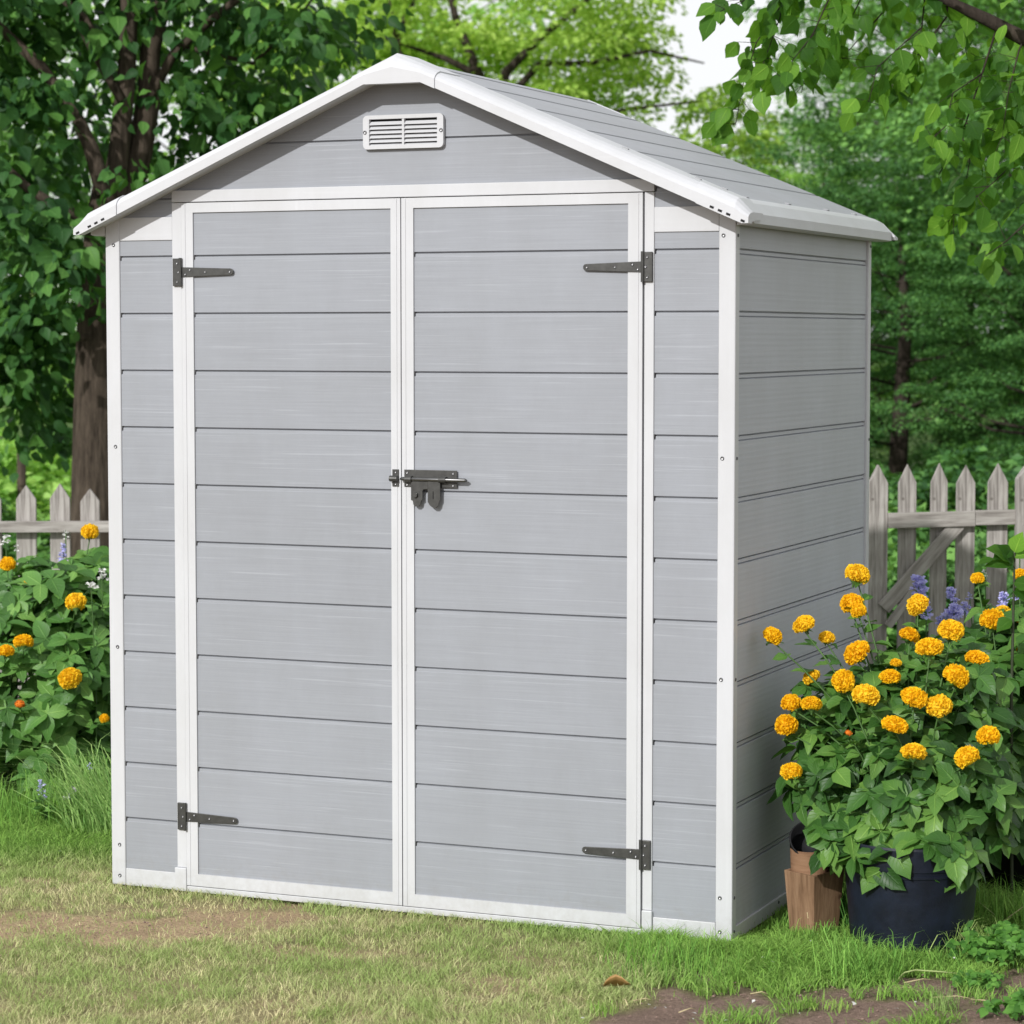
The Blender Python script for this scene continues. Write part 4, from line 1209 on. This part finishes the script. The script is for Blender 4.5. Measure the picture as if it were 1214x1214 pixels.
def plant(name, label, cat, base, flowers, nodes_fn, lmat, leaf_size, depth, seed, group=None, stem_from=None, stemleaf=.05, root=(.03, .03)):
    """flowers: (px,py,size px,depth offset, kind)"""
    r = np.random.default_rng(seed)
    t = thing(name, label, cat, tuple(float(v) for v in base), group)
    B = np.array(base, float)
    P, D, Nn, S = [], [], [], []
    mb = MB()
    Cn, AX = nodes_fn(r)
    p, d, nn, s = rosettes(Cn - B, AX, r, size=leaf_size)
    P += p; D += d; Nn += nn; S += s
    sf = np.array(stem_from if stem_from is not None else base, float) - B
    for c in (Cn - B)[:: max(1, len(Cn) // 70)]:
        s0 = sf + np.array([r.normal(0, root[0]), r.normal(0, root[1]), 0])
        mid = (s0 + c) / 2 + np.array([0, 0, .06 * np.linalg.norm(c - s0)]) + (c - s0) * np.array([-.12, -.12, .1])
        mb.tube([s0, mid, c], [.0032, .0026, .0016], 5, False)
    for (px, py, sz, dd, kind) in flowers:
        w_ = at(px, py, depth + dd) - B; dm = sz * (depth + dd) / FPX
        s0 = sf + np.array([r.normal(0, root[0] * .6), r.normal(0, root[1] * .6), 0])
        tlt = (r.normal(.12, .28), r.normal(0, .28), r.uniform(0, 6.28))
        h = w_ - s0; top = w_ - np.array([0, 0, dm * .28])
        m1 = s0 + h * np.array([.35, .35, .5]); m2 = s0 + h * np.array([.8, .8, .84])
        mb.tube([s0, m1, m2, top], [.0032, .0028, .0022, .0018], 6, False)
        if kind == 'y': add_flower(t, FM[int(r.integers(4))], w_ + B, dm, tlt)
        elif kind == 'o': add_flower(t, FO, w_ + B, dm, tlt)
        # leaf pairs down the stem
        for f in (.97, .90, .82, .74, .66):
            c = s0 + h * f if f > .84 else m1 + (m2 - m1) * (f - .5) / .34
            for sgn in (-1, 1):
                th = r.uniform(0, 6.28); dd_ = np.array([math.cos(th) * sgn, math.sin(th) * sgn, r.uniform(-.1, .45)])
                P.append(c); D.append(unit(dd_)); Nn.append(unit(np.array([0, 0, 1.]) + .3 * r.normal(size=3) - .3 * FWD)); S.append(stemleaf * r.uniform(.6, 1.2) * (1.25 - .4 * f if f < .95 else .55))
    leaf_obj('foliage', P, D, Nn, S, lmat, t, wide=.92, curl=.24, fold=.22)
    mb.build('stem', M_STEM, t, smooth=True)
    return t, mb


def ell_nodes(spec, xmin=None, zmin=.02):
    def fn(r):
        C, A = [], []
        for (c, R, n, inner) in spec:
            d = unit(r.normal(size=(n, 3))); q = inner + (1 - inner) * r.random(n) ** .5
            p = np.array(c) + d * q[:, None] * np.array(R)
            C.append(p); A.append(unit(d * .6 + np.array([0, 0, .75]) - FWD * .40))
        C = np.concatenate(C); A = np.concatenate(A)
        k = C[:, 2] > zmin
        if xmin is not None: k &= C[:, 0] > xmin
        return C[k], A[k]
    return fn


# right, in the navy pot
PD = 6.60
pot_c = at(1080, 1060, PD - .10); pot_c[2] = 0
POT = thing('flower_pot', 'large round navy plastic pot on the grass right of the shed', 'pot', (float(pot_c[0]), float(pot_c[1]), 0))
MB().lathe([(0, .012), (.140, .012), (.146, 0), (.149, .004), (.1655, .190), (.1685, .192), (.169, .198), (.1665, .200), (.1675, .207), (.1705, .209), (.1735, .262), (.172, .268), (.163, .264), (.158, .20), (.150, .15)], 0, 0, 120).build('pot_wall', M_POT, POT)
MB().lathe([(.160, .235), (.08, .244), (0, .246)], 0, 0, 32).build('soil', M_SOIL, POT, smooth=True)
fl_right = [(1016.7, 681, 30, .12), (1010, 716, 26, .1), (1018, 724, 20, .08), (1088, 717, 27, .1), (953, 740, 26, .0), (916, 754, 23, -.02), (980, 756, 20, .05),
            (1016, 774, 33, -.02), (1078, 753, 25, .05), (1127.6, 747.8, 30, .0), (1102, 768, 32, -.08), (1158, 781, 27, -.02), (962, 803, 23, .0), (1000, 808, 29, -.1),
            (1055, 803, 26, -.08), (1133.6, 802, 31, -.1), (1026, 825, 31, -.18), (1084, 827, 31, -.2), (1113, 837, 29, -.2), (938, 833, 26, -.05), (962, 835, 25, -.1),
            (932, 860, 28, -.05), (1061, 859.5, 29, -.24), (1083, 892, 29, -.26), (938, 915, 26, -.1), (1062, 786, 14, .0)]
ct = lambda px, py, d: at(px, py, d)
nf = ell_nodes([(ct(1078, 925, PD), (.275, .25, .165), 200, .55), (ct(1065, 850, PD + .05), (.25, .22, .14), 90, .4), (ct(1070, 975, PD - .03), (.21, .20, .07), 60, .6), (ct(1080, 1010, PD - .20), (.175, .10, .055), 46, .3), (ct(985, 905, PD), (.13, .12, .13), 40, .3), (ct(1120, 800, PD + .08), (.18, .15, .07), 30, .2), (ct(1150, 960, PD - .02), (.13, .13, .11), 46, .4), (ct(1010, 990, PD - .12), (.08, .10, .07), 16, .3), (ct(1155, 880, PD), (.13, .13, .10), 40, .3), (ct(985, 840, PD), (.11, .09, .08), 14, .3)], xmin=1.86)
plant('potted_marigold', 'bushy potted plant with about two dozen golden pompon flowers beside the shed', 'flowering plant', (pot_c[0], pot_c[1], .246),
      [(a_, b_, c_, d_, 'y') for a_, b_, c_, d_ in fl_right + [(1172, 873, 28, -.22), (1146, 898, 30, -.26)]] + [(1006, 869, 9, -.15, 'o')], nf, L_BUSH, .073, PD, 61, stem_from=(pot_c[0], pot_c[1], .246), stemleaf=.055, root=(.05, .05))

# right, behind it, second dark pot
P2 = 7.15
pc2 = at(1205, 1040, P2); pc2[2] = 0
POT2 = thing('flower_pot', 'black pot half hidden behind the navy pot at the right edge', 'pot', (float(pc2[0]), float(pc2[1]), 0))
MB().lathe([(0, .012), (.15, .012), (.155, 0), (.172, .24), (.178, .242), (.178, .262), (.166, .262), (.155, .2)], 0, 0, 48).build('pot_wall', M_POTB, POT2, smooth=True)
MB().lathe([(.160, .23), (0, .24)], 0, 0, 32).build('soil', M_SOIL, POT2, smooth=True)
nf = ell_nodes([(ct(1215, 880, P2), (.33, .28, .26), 190, .5), (ct(1150, 800, P2 + .1), (.2, .2, .14), 60, .3), (ct(1225, 770, P2 + .1), (.22, .2, .14), 60, .3), (ct(1200, 960, P2 - .05), (.24, .22, .12), 60, .5)], xmin=1.87)
fl2 = [(1177, 736, 30, .0), (1188, 727, 21, .1), (1206, 733, 17, .1), (1159, 686, 16, .15), (1209, 681, 16, .1), (1211, 770, 13, 0), (1250, 760, 28, 0), (1270, 820, 28, -.1), (1240, 850, 26, -.2)]
plant('marigold_bush', 'taller golden-flowered bush growing in the black pot at the right edge', 'flowering plant', (pc2[0], pc2[1], .24),
      [(a_, b_, c_, d_, 'y') for a_, b_, c_, d_ in fl2] + [(1172, 798, 9, -.1, 'o')], nf, L_BUSH, .075, P2, 62, stem_from=(pc2[0], pc2[1], .24), stemleaf=.06, root=(.05, .05))

# left bush by the fence
P3 = 8.75
bc = at(30, 940, P3); bc[2] = 0
nf = ell_nodes([(ct(20, 800, P3), (.52, .40, .33), 330, .5), (ct(95, 790, P3 - .1), (.16, .2, .30), 110, .3), (ct(60, 710, P3 + .05), (.40, .3, .14), 100, .3), (ct(20, 900, P3 - .1), (.44, .3, .13), 80, .5), (ct(120, 700, P3 + .1), (.10, .12, .14), 40, .2), (ct(150, 850, P3), (.16, .2, .25), 60, .3)], xmin=-2.5, zmin=.06)
def nf_left(r, f=nf):
    C, A = f(r); k = ~((C[:, 0] > -.12) & (C[:, 1] > -.1) & (C[:, 1] < 1.4)); return C[k], A[k]
fl3 = [(106.7, 630.7, 21, .1), (9, 668.5, 20, .0), (33, 688, 9, -.05), (90, 714, 24, -.3), (28, 760.7, 23, -.4), (7.4, 771.8, 20, -.4), (82.8, 804, 26, -.45), (123.6, 852, 12, -.4), (-60, 720, 24, 0), (-90, 800, 24, -.3)]
plant('marigold_shrub', 'broad leafy shrub with golden flowers left of the shed, below the picket fence', 'flowering shrub', bc,
      [(a_, b_, c_, d_, 'y') for a_, b_, c_, d_ in fl3] + [(23.5, 834.8, 12, -.45, 'o')], nf_left, L_BUSH2, .080, P3, 63, stemleaf=.06, root=(.12, .1))


# spikes of small purple or white florets
def spike(name, label, cat, px, py, hpx, depth, mat, seed, zroot=0.0, wpx=11, nfl=26, group=None, leafy=True):
    r = np.random.default_rng(seed)
    topw = at(px, py - hpx / 2, depth); low = at(px, py + hpx / 2, depth)
    base = np.array([topw[0] + r.normal(0, .02), topw[1] + r.normal(0, .02), zroot])
    t = thing(name, label, cat, tuple(float(v) for v in base), group)
    mb = MB(); mid = (base + low) / 2 + np.array([.01, 0, 0])
    mb.tube([base - base, mid - base, low - base, topw - base], [.0028, .0022, .0018, .001], 6, False)
    mb.build('stem', M_STEM, t)
    P, D, Nn, S = [], [], [], []
    wr = wpx * depth / FPX / 2
    for i in range(nfl):
        f = (i + r.random()) / nfl; c = low + (topw - low) * f - base
        rad = wr * (1 - .55 * f) * r.uniform(.3, 1); th = r.uniform(0, 6.28)
        c = c + np.array([math.cos(th) * rad, math.sin(th) * rad, 0])
        for q in range(5):
            a2 = r.uniform(0, 6.28)
            P.append(c); D.append(unit(np.array([math.cos(a2), math.sin(a2), r.uniform(-.2, .7)]))); Nn.append(unit(r.normal(size=3) - FWD)); S.append(wr * r.uniform(.4, .62))
    leaf_obj('blossom', P, D, Nn, S, mat, t, wide=1.1)
    if leafy:
        P, D, Nn, S = [], [], [], []
        for i in range(14):
            f = r.uniform(.3, .95); c = (low - base) * f; th = r.uniform(0, 6.28)
            P.append(c); D.append(unit(np.array([math.cos(th), math.sin(th), .35]))); Nn.append(unit(np.array([0, 0, 1.]) + .4 * r.normal(size=3))); S.append(r.uniform(.03, .055))
        leaf_obj('foliage', P, D, Nn, S, L_BUSH2, t, wide=.8)
    return t


GP = 'blue-purple flower spikes among the marigolds'
for a_ in (('pale lavender spike in front of the second picket on the left', 75, 660, 30, 8.9, 13, 30), ('full blue-purple spike in front of the gate brace', 1089, 697, 27, 7.7, 21, 44),
           ('round purple tuft right of the gate brace', 1129, 706, 18, 7.75, 16, 26), ('lower purple cluster beside the third gate picket', 1131, 726, 16, 7.6, 26, 34), ('small purple sprig at the foot of the gate brace', 1115, 736, 9, 7.65, 14, 14),
           ('purple flower on the tall stem at the right edge', 1209, 646, 22, 7.3, 16, 22), ('small purple sprig low at the right edge', 1206, 710, 16, 7.5, 14, 16), ('dense violet cluster below the brace near the flower tops', 1098, 722, 20, 7.6, 18, 30), ('violet cluster low between the third and fourth gate pickets', 1144, 722, 16, 7.7, 16, 22), ('purple cluster before the last gate picket near the tall stem', 1190, 712, 18, 7.7, 16, 24), ('faint violet cluster at the foot of the capped post', 1211, 722, 16, 7.6, 16, 20), ('tiny purple sprig between two gate pickets', 1150, 708, 9, 7.8, 10, 8)):
    lab, px, py, h, dp, wp, nf_ = a_
    spike('purple_flower', lab, 'flower', px, py, h, dp, M_PUR, int(px), 0, wp, nf_, leafy=(px < 1180))
spike('purple_flower', 'short bluebell stalk in the grass below the left shrub', 'flower', 50, 936, 22, 8.0, M_PUR, 71, 0, 12, 14)
spike('purple_flower', 'single violet bloom among the long grass beside the shed', 'flower', 106.5, 908.5, 7, 8.0, M_PUR, 72, 0, 7, 6, leafy=False)
spike('white_flower', 'white blossom cluster on the left shrub next to the shed edge', 'flower', 121, 681, 14, 8.55, M_WHT, 73, 0, 14, 12)
spike('white_flower', 'small white blossoms under the left fence rail', 'flower', 7, 640, 12, 9.2, M_WHT, 74, 0, 12, 8)
spike('white_flower', 'white bud beside the first picket on the left', 'flower', 19, 650, 8, 9.1, M_WHT, 75, 0, 8, 6)
spike('white_flower', 'flat white sprig below the lavender spike', 'flower', 108, 694, 5, 8.4, M_WHT, 76, 0, 16, 7)
spike('white_flower', 'pale lilac sprig low in the bed left of the shed', 'flower', 82, 941, 16, 8.0, M_WHT, 77, 0, 18, 12)
spike('white_flower', 'pale blossom topping the lavender spike by the fence', 'flower', 78, 634, 12, 8.95, M_WHT, 78, 0, 9, 8, leafy=False)
spike('white_flower', 'small white bloom between the gate pickets', 'flower', 1168, 680, 8, 8.0, M_WHT, 79, 0, 9, 6, leafy=False)

# tall thin stem with large leaves at the right edge
b0 = at(1201, 950, 6.95); b0[2] = 0
TS = thing('tall_stem_plant', 'tall thin dark stem with a few broad pale leaves at the right edge', 'plant', tuple(float(v) for v in b0))
top = at(1203, 655, 6.95) - b0
MB().tube([(0, 0, 0), at(1199, 830, 6.95) - b0, at(1201, 740, 6.95) - b0, top], [.005, .0042, .0038, .0025], 8, False).build('stem', M_STEMD, TS, smooth=True)
P, D, Nn, S = [], [], [], []
for px, py, dx, dy, s in ((1200, 668, -1, .15, .075), (1198, 664, -.8, .5, .08), (1202, 660, .9, .3, .08), (1200, 668, -.5, .8, .07), (1203, 655, .2, .9, .06), (1201, 690, .9, -.1, .09), (1200, 700, 1, -.3, .1), (1199, 735, -.9, -.4, .05), (1160, 668, .6, .3, .045), (1200, 655, -.9, -.2, .06), (1201, 780, .8, -.2, .07)):
    P.append(at(px, py, 6.95) - b0); D.append(unit(RGT * dx + np.array([0, 0, dy]) - FWD * .3)); Nn.append(unit(np.array([0, 0, 1.]) - FWD * .6)); S.append(s)
leaf_obj('foliage', P, D, Nn, S, L_BRANCH, TS, wide=1.25)

# ---------------------------------------------------------------- grass tufts and weeds


def tuft(name, label, px, py, n, h, spread, reach, col1, col2, seed, wd=.003, cat='grass tuft', dirn=None, z=None):
    global RNG
    r = np.random.default_rng(seed); RNG = r
    b0 = atz(px, py)
    x = np.clip(r.normal(0, spread, n), -1.7 * spread, 1.7 * spread); y = np.clip(r.normal(0, spread, n), -1.7 * spread, 1.7 * spread); th = r.uniform(0, 2 * np.pi, n)
    if dirn is not None: th = math.atan2(dirn[1], dirn[0]) + r.normal(0, .9, n)
    k = ~in_shed(x + b0[0], y + b0[1], .01); x, y, th = x[k], y[k], th[k]; n = len(x)
    hh = r.uniform(.45, 1.1, n) * h; le = reach * r.uniform(.2, 1.2, n)
    tipx = x + np.cos(th) * le + b0[0]; tipy = y + np.sin(th) * le + b0[1]
    bad = in_shed(tipx, tipy, .01); le = np.where(bad, le * .1, le)
    P = np.stack([x, y, np.full(n, -.003)], 1)
    c = np.array(col1) + (np.array(col2) - np.array(col1)) * r.random((n, 1)); c = c * r.uniform(.8, 1.2, (n, 1))
    V, Q, T, C = blades(P, hh, np.full(n, wd) * r.uniform(.6, 1.2, n), np.stack([np.cos(th) * le, np.sin(th) * le], 1), c, .12)
    o = mesh_np(name, V, [Q, T], M_TINT, True, cols=C); o.location = b0
    tag(o, label, cat); return o


g1, g2, g3 = (.25, .46, .08), (.12, .28, .05), (.42, .50, .19)
tuft('long_grass_tuft', 'long arching grass clump against the left corner of the shed', 138, 985, 330, .25, .07, .36, (.42, .62, .20), (.22, .42, .11), 81, .0045, dirn=(-1, -.35))
tuft('long_grass_tuft', 'upright grass clump between the left shrub and the long grass', 112, 958, 220, .18, .09, .10, g1, g2, 82, .003)
tuft('grass_tuft', 'dark grass tuft at the foot of the left shrub', 70, 968, 260, .13, .12, .07, g1, g2, 83, .003)
tuft('grass_tuft', 'grass tuft at the left picture edge below the shrub', 15, 975, 260, .13, .12, .07, g1, g2, 84, .003)
tuft('grass_tuft', 'bright grass tuft in front of the wooden planter', 978, 1118, 160, .055, .06, .04, g1, g2, 85, .0028)
tuft('grass_tuft', 'spiky grass tuft before the left side of the navy pot', 1022, 1160, 240, .10, .05, .10, (.25, .46, .09), (.14, .32, .055), 86, .003)
tuft('grass_tuft', 'grass tuft under the middle of the navy pot', 1085, 1146, 240, .05, .06, .06, g1, g2, 87, .0026)
tuft('grass_tuft', 'grass tuft between planter and navy pot', 1004, 1100, 200, .13, .04, .05, (.18, .42, .07), (.09, .25, .05), 88, .0026)
tuft('grass_tuft', 'thin grass tuft at the right side of the navy pot', 1150, 1132, 130, .085, .05, .08, g1, g3, 89, .0024)
tuft('grass_tuft', 'grass tuft before the right front corner of the shed', 895, 1150, 160, .055, .07, .04, g1, g2, 90, .0026)
tuft('grass_tuft', 'dark bladed grass tuft in front of the right shed panel', 770, 1140, 170, .07, .06, .05, g1, g2, 91, .0028)
tuft('grass_tuft', 'grass tuft on the edge of the bare soil', 810, 1155, 200, .07, .08, .04, g1, g2, 92, .0026)
tuft('grass_tuft', 'small isolated grass tuft on the soil at the bottom', 713, 1200, 90, .03, .018, .015, g1, (.25, .4, .08), 93, .0018)
tuft('grass_tuft', 'tiny grass tuft on the soil left of the larger one', 961, 1192, 60, .022, .013, .012, g1, (.25, .4, .08), 94, .0018)
tuft('grass_tuft', 'flat grass tuft on the soil below the spiky tuft', 988, 1194, 90, .022, .022, .02, g1, (.3, .4, .1), 95, .0018)
tuft('grass_tuft', 'pale grass tuft on the soil near the right edge', 1118, 1196, 110, .05, .02, .03, (.2, .36, .09), (.3, .4, .14), 96, .0018)
tuft('grass_tuft', 'grass tuft behind the weeds at the right edge', 1190, 1100, 220, .13, .10, .06, g1, g2, 97, .0028)
tuft('grass_tuft', 'grass tuft beside the base of the right wall', 925, 1100, 90, .035, .04, .02, g1, g2, 98, .0026)

r = np.random.default_rng(66)
for lab, px, py, sx, sy, hh, n_, ls in (('leafy green weeds in front of the pots at the right edge', 1190, 1140, .10, .09, .08, 110, .021), ('low broad-leaved weed in the bottom right corner', 1212, 1205, .05, .04, .04, 34, .024), ('small leafy weed beside the pale grass tuft', 1160, 1172, .05, .04, .03, 30, .017)):
    b0 = atz(px, py); t = thing('leafy_weed', lab, 'weed', tuple(float(v) for v in b0))
    q = r.normal(size=(n_, 2)) * np.array([sx, sy]) * .6; z_ = hh * r.uniform(.2, 1, n_) * np.exp(-(q[:, 0] / sx) ** 2 * .5)
    Cn = q[:, :1] * RGT[None] + q[:, 1:] * FWD[None]; Cn[:, 2] = z_ + .008
    p, d, nn, s = rosettes(Cn, [unit(np.array([0, 0, 1.]) - FWD * .5 + .3 * r.normal(size=3)) for _ in range(n_)], r, size=ls)
    leaf_obj('foliage', p, d, nn, s, L_WEED, t, wide=1.1)
    mb = MB()
    for c in Cn[::2]: mb.tube([(c[0] * .6, c[1] * .6, 0), c], [.0012, .0008], 4, False)
    mb.build('stem', M_STEM, t)

# bent dry stalks
M_STRAW = plain('dry_straw', (.50, .42, .24), rough=.7, noise=.2)
M_STALK = plain('pale_green_stalk', (.34, .42, .16), rough=.6, noise=.2)


def stalk(lab, pts, rad=.0014, mat=M_STALK, name='bent_stalk', head=None):
    b0 = atz(pts[0][0], pts[0][1])
    dep = float((b0 - CAM) @ FWD) * 1.0
    W3 = []
    for i, p in enumerate(pts):
        if len(p) == 3: w_ = atz(p[0], p[1], p[2])
        else: w_ = at(p[0], p[1], float(-((b0 - CAM) @ ROT)[2]) + .0) if i else b0
        W3.append(w_ - b0)
    if head is None:
        o = MB().tube(W3, [rad] * (len(W3) - 1) + [rad * .5], 6).build(name, mat, None, smooth=True)
        o.location = b0; tag(o, lab, 'stalk')
    else:
        o = thing(name, lab, 'stalk', tuple(float(v) for v in b0))
        MB().tube(W3, [rad] * (len(W3) - 1) + [rad * .5], 6).build('stem', mat, o, smooth=True)
        P = [W3[-1]] * 8; D = [unit(r.normal(size=3)) for _ in range(8)]
        leaf_obj('blossom', P, D, [unit(-FWD + .3 * r.normal(size=3))] * 8, [.008] * 8, head, o)
    return o


stalk('long pale stalk bent across the grass below the navy pot', [(1062, 1164), (1072, 1153), (1085, 1150), (1115, 1152), (1135, 1154)], .0018)
stalk('curved pale stalk rising before the left side of the navy pot', [(1022, 1118), (1030, 1105), (1040, 1092), (1054, 1082)], .0014)
stalk('hooked cream stalk leaning on the wooden planter', [(974, 1112), (967, 1098), (958, 1088), (957, 1082), (963, 1076)], .0013, M_STRAW)
stalk('thin straight dry twig leaning at the right edge', [(1176, 1103), (1195, 1088), (1213, 1075)], .0014, M_STRAW)
stalk('thin drooping stalk right of the navy pot', [(1186, 1098), (1180, 1085), (1170, 1077), (1161, 1070)], .0010)
stalk('fine looping stalk before the navy pot', [(1118, 1128), (1117, 1108), (1128, 1104), (1146, 1106)], .0010)
stalk('slender grass stalk with a white bud before the planter', [(975, 1116), (972, 1112), (970, 1110)], .0009, head=M_WHT)

# ---------------------------------------------------------------- planter with black pot
BD = 6.60
c0 = at(965, 1080, BD); c0[2] = 0
WB = thing('wooden_planter', 'square brown wooden planter box between the shed wall and the navy pot', 'planter', tuple(float(v) for v in c0))
mb = MB(); s_, t_ = .052, .007; hh = .165
ang = RZ + math.radians(45 - 7)
def rot(u, v, k=1.0): return (k * (u * math.cos(ang) - v * math.sin(ang)), k * (u * math.sin(ang) + v * math.cos(ang)))
V = []
for z, k in ((-.01, .82), (hh, 1.04)):
    for d_ in (s_, s_ - t_):
        for u, v in ((-1, -1), (1, -1), (1, 1), (-1, 1)):
            p = rot(u * d_, v * d_, k); V.append((p[0], p[1], z + (.004 * u if z > 0 else 0)))
F = []
for i in range(4):
    j = (i + 1) % 4
    F += [[i, j, 8 + j, 8 + i], [4 + j, 4 + i, 12 + i, 12 + j], [8 + i, 8 + j, 12 + j, 12 + i]]
mb.add(V, F); mb.build('planter_wall', M_BOXW, WB, bevel=.0015)
V = [(*rot(u * (s_ - t_), v * (s_ - t_)), .13) for u, v in ((-1, -1), (1, -1), (1, 1), (-1, 1))]
MB().add(V, [[0, 1, 2, 3]]).build('soil', M_SOIL, WB)
c1 = at(960, 1030, BD + .01); 
LN = thing('wooden_sleeve', 'thin curved brown wood sleeve standing in the planter box', 'sleeve', (float(c1[0]), float(c1[1]), .1305))
MB().lathe([(.047, 0), (.050, .082), (.047, .083), (.044, .0)], 0, 0, 36).build('sleeve_wall', M_BOXR, LN, smooth=False)
c2 = at(957, 996, BD - .005)
BP = thing('nursery_pot', 'black plastic nursery pot lying tilted in the wood sleeve', 'pot', tuple(float(v) for v in c2))
BP.rotation_euler = (math.radians(62), 0, RZ + .12)
MB().lathe([(.0, -.052), (.035, -.05), (.044, .0), (.047, .001), (.047, .008), (.0435, .008), (.032, -.046), (0, -.047)], 0, 0, 36).build('pot_wall', M_POTB, BP, smooth=True)

# ---------------------------------------------------------------- litter on the soil
P, D, Nn, S = [(-.03, 0, .004)], [tuple(RGT)], [(0, 0, 1)], [.065]
b0 = atz(729, 1176)
M_DRY = leaf_mat('dry_leaf', (.30, .17, .06), (.42, .26, .10), (.52, .34, .15), trans=.1, nscale=40, tcol=(.5, .3, .1))
o = leaf_obj('dry_leaf', np.array(P) * 1.0, D, Nn, S, M_DRY, None, wide=.45, fold=.5, curl=-.06); o.location = b0 + np.array([0, 0, .006]); tag(o, 'curled brown dry leaf lying where the lawn meets the soil', 'leaf')
r = np.random.default_rng(99)
pet = leaf_obj('fallen_petal', [(0, 0, .003)], [(1, 0, .12)], [(0, 0, 1)], [.016], M_WHT, None, wide=1.3)
petals = ((693, 1211), (777, 1197), (787, 1196), (769, 1194), (822, 1210), (825, 1205), (918, 1157), (947, 1204), (1084, 1191), (1012, 1191), (895, 1188), (929, 1199), (962, 1130), (1130, 1150), (905, 1150), (862, 1212), (1180, 1196), (1060, 1199), (50, 1010), (44, 983), (70, 1012), (28, 985))
for i, (px, py) in enumerate(petals):
    c = pet if i == 0 else pet.copy()
    if i: COL.objects.link(c)
    c.location = atz(px, py) + np.array([0, 0, .004 if py > 1170 or px < 100 else .03]); c.rotation_euler = (r.normal(0, .3), r.normal(0, .3), r.uniform(0, 6.28)); s = r.uniform(.35, .85); c.scale = (s, s, s)
    tag(c, 'white petal fallen on the lawn or bare soil', 'petal', 'fallen white petals')
tw_ = ((740, 1190, .06, 2.2, 'dry twig pointing at the curled leaf'), (762, 1188, .045, .4, 'thin straw lying right of the curled leaf'), (815, 1200, .05, 1.0, 'bent straw in the middle of the bare soil'), (843, 1207, .04, 2.8, 'short hooked straw on the soil at the bottom edge'),
       (1090, 1165, .08, .7, 'long dry straw below the navy pot'), (1075, 1175, .07, -.3, 'dry straw lying flat on the soil right of the spiky tuft'), (1130, 1185, .09, .2, 'pale dry straw beside the pale grass tuft'), (1165, 1190, .07, -.5, 'pale straw before the corner weed'),
       (900, 1180, .04, .3, 'short straw at the edge of the grass'), (690, 1196, .03, 1.4, 'small straw at the left end of the soil'))
for px, py, L, th, lab in tw_:
    b0 = atz(px, py); dx, dy = math.cos(th) * L / 2, math.sin(th) * L / 2
    o = MB().tube([(-dx, -dy, .003), (dx * .1 + .004, dy * .1, .009), (dx, dy, .004)], [.0014, .0012, .0006], 6).build('dry_straw', M_STRAW, None, smooth=True)
    o.location = b0; tag(o, lab, 'straw')
# pebbles and crumbs of soil
ns = 900; aa = r.uniform(1.15, 2.45, ns); bb_ = r.uniform(-1.55, -.95, ns)
aa = np.concatenate([aa, r.uniform(-.5, 1.2, 1500)]); bb_ = np.concatenate([bb_, r.uniform(-1.5, 0, 1500)])
x = aa * RGT[0] + bb_ * FWD[0]; y = aa * RGT[1] + bb_ * FWD[1]; mk = masks(x, y); k = (mk[3] > .5) | (mk[2] > .55); x, y = x[k], y[k]
V, F = [], []
ico = [(0, 0, 1), (.9, 0, .1), (.28, .85, .0), (-.72, .53, .1), (-.72, -.53, 0), (.28, -.85, .1), (0, 0, -.6)]
fc = [(0, 1, 2), (0, 2, 3), (0, 3, 4), (0, 4, 5), (0, 5, 1), (6, 2, 1), (6, 3, 2), (6, 4, 3), (6, 5, 4), (6, 1, 5)]
for X, Y in zip(x, y):
    s = r.uniform(.0015, .006) * r.uniform(.5, 1); n0 = len(V); q = r.uniform(.6, 1.2, (7, 3)); th = r.uniform(0, 6.28)
    for (a_, b_, c_), m_ in zip(ico, q): V.append((X + s * (a_ * math.cos(th) - b_ * math.sin(th)) * m_[0], Y + s * (a_ * math.sin(th) + b_ * math.cos(th)) * m_[1], .001 + s * c_ * .7 * m_[2]))
    F += [[n0 + i for i in f] for f in fc]
M_CRUMB = plain('soil_crumbs', (.20, .135, .11), rough=.95, noise=.5, scale=150)
o = mesh_np('soil_crumbs', V, F, M_CRUMB); tag(o, 'small stones and crumbs on the brown soil', 'soil', kind='stuff')
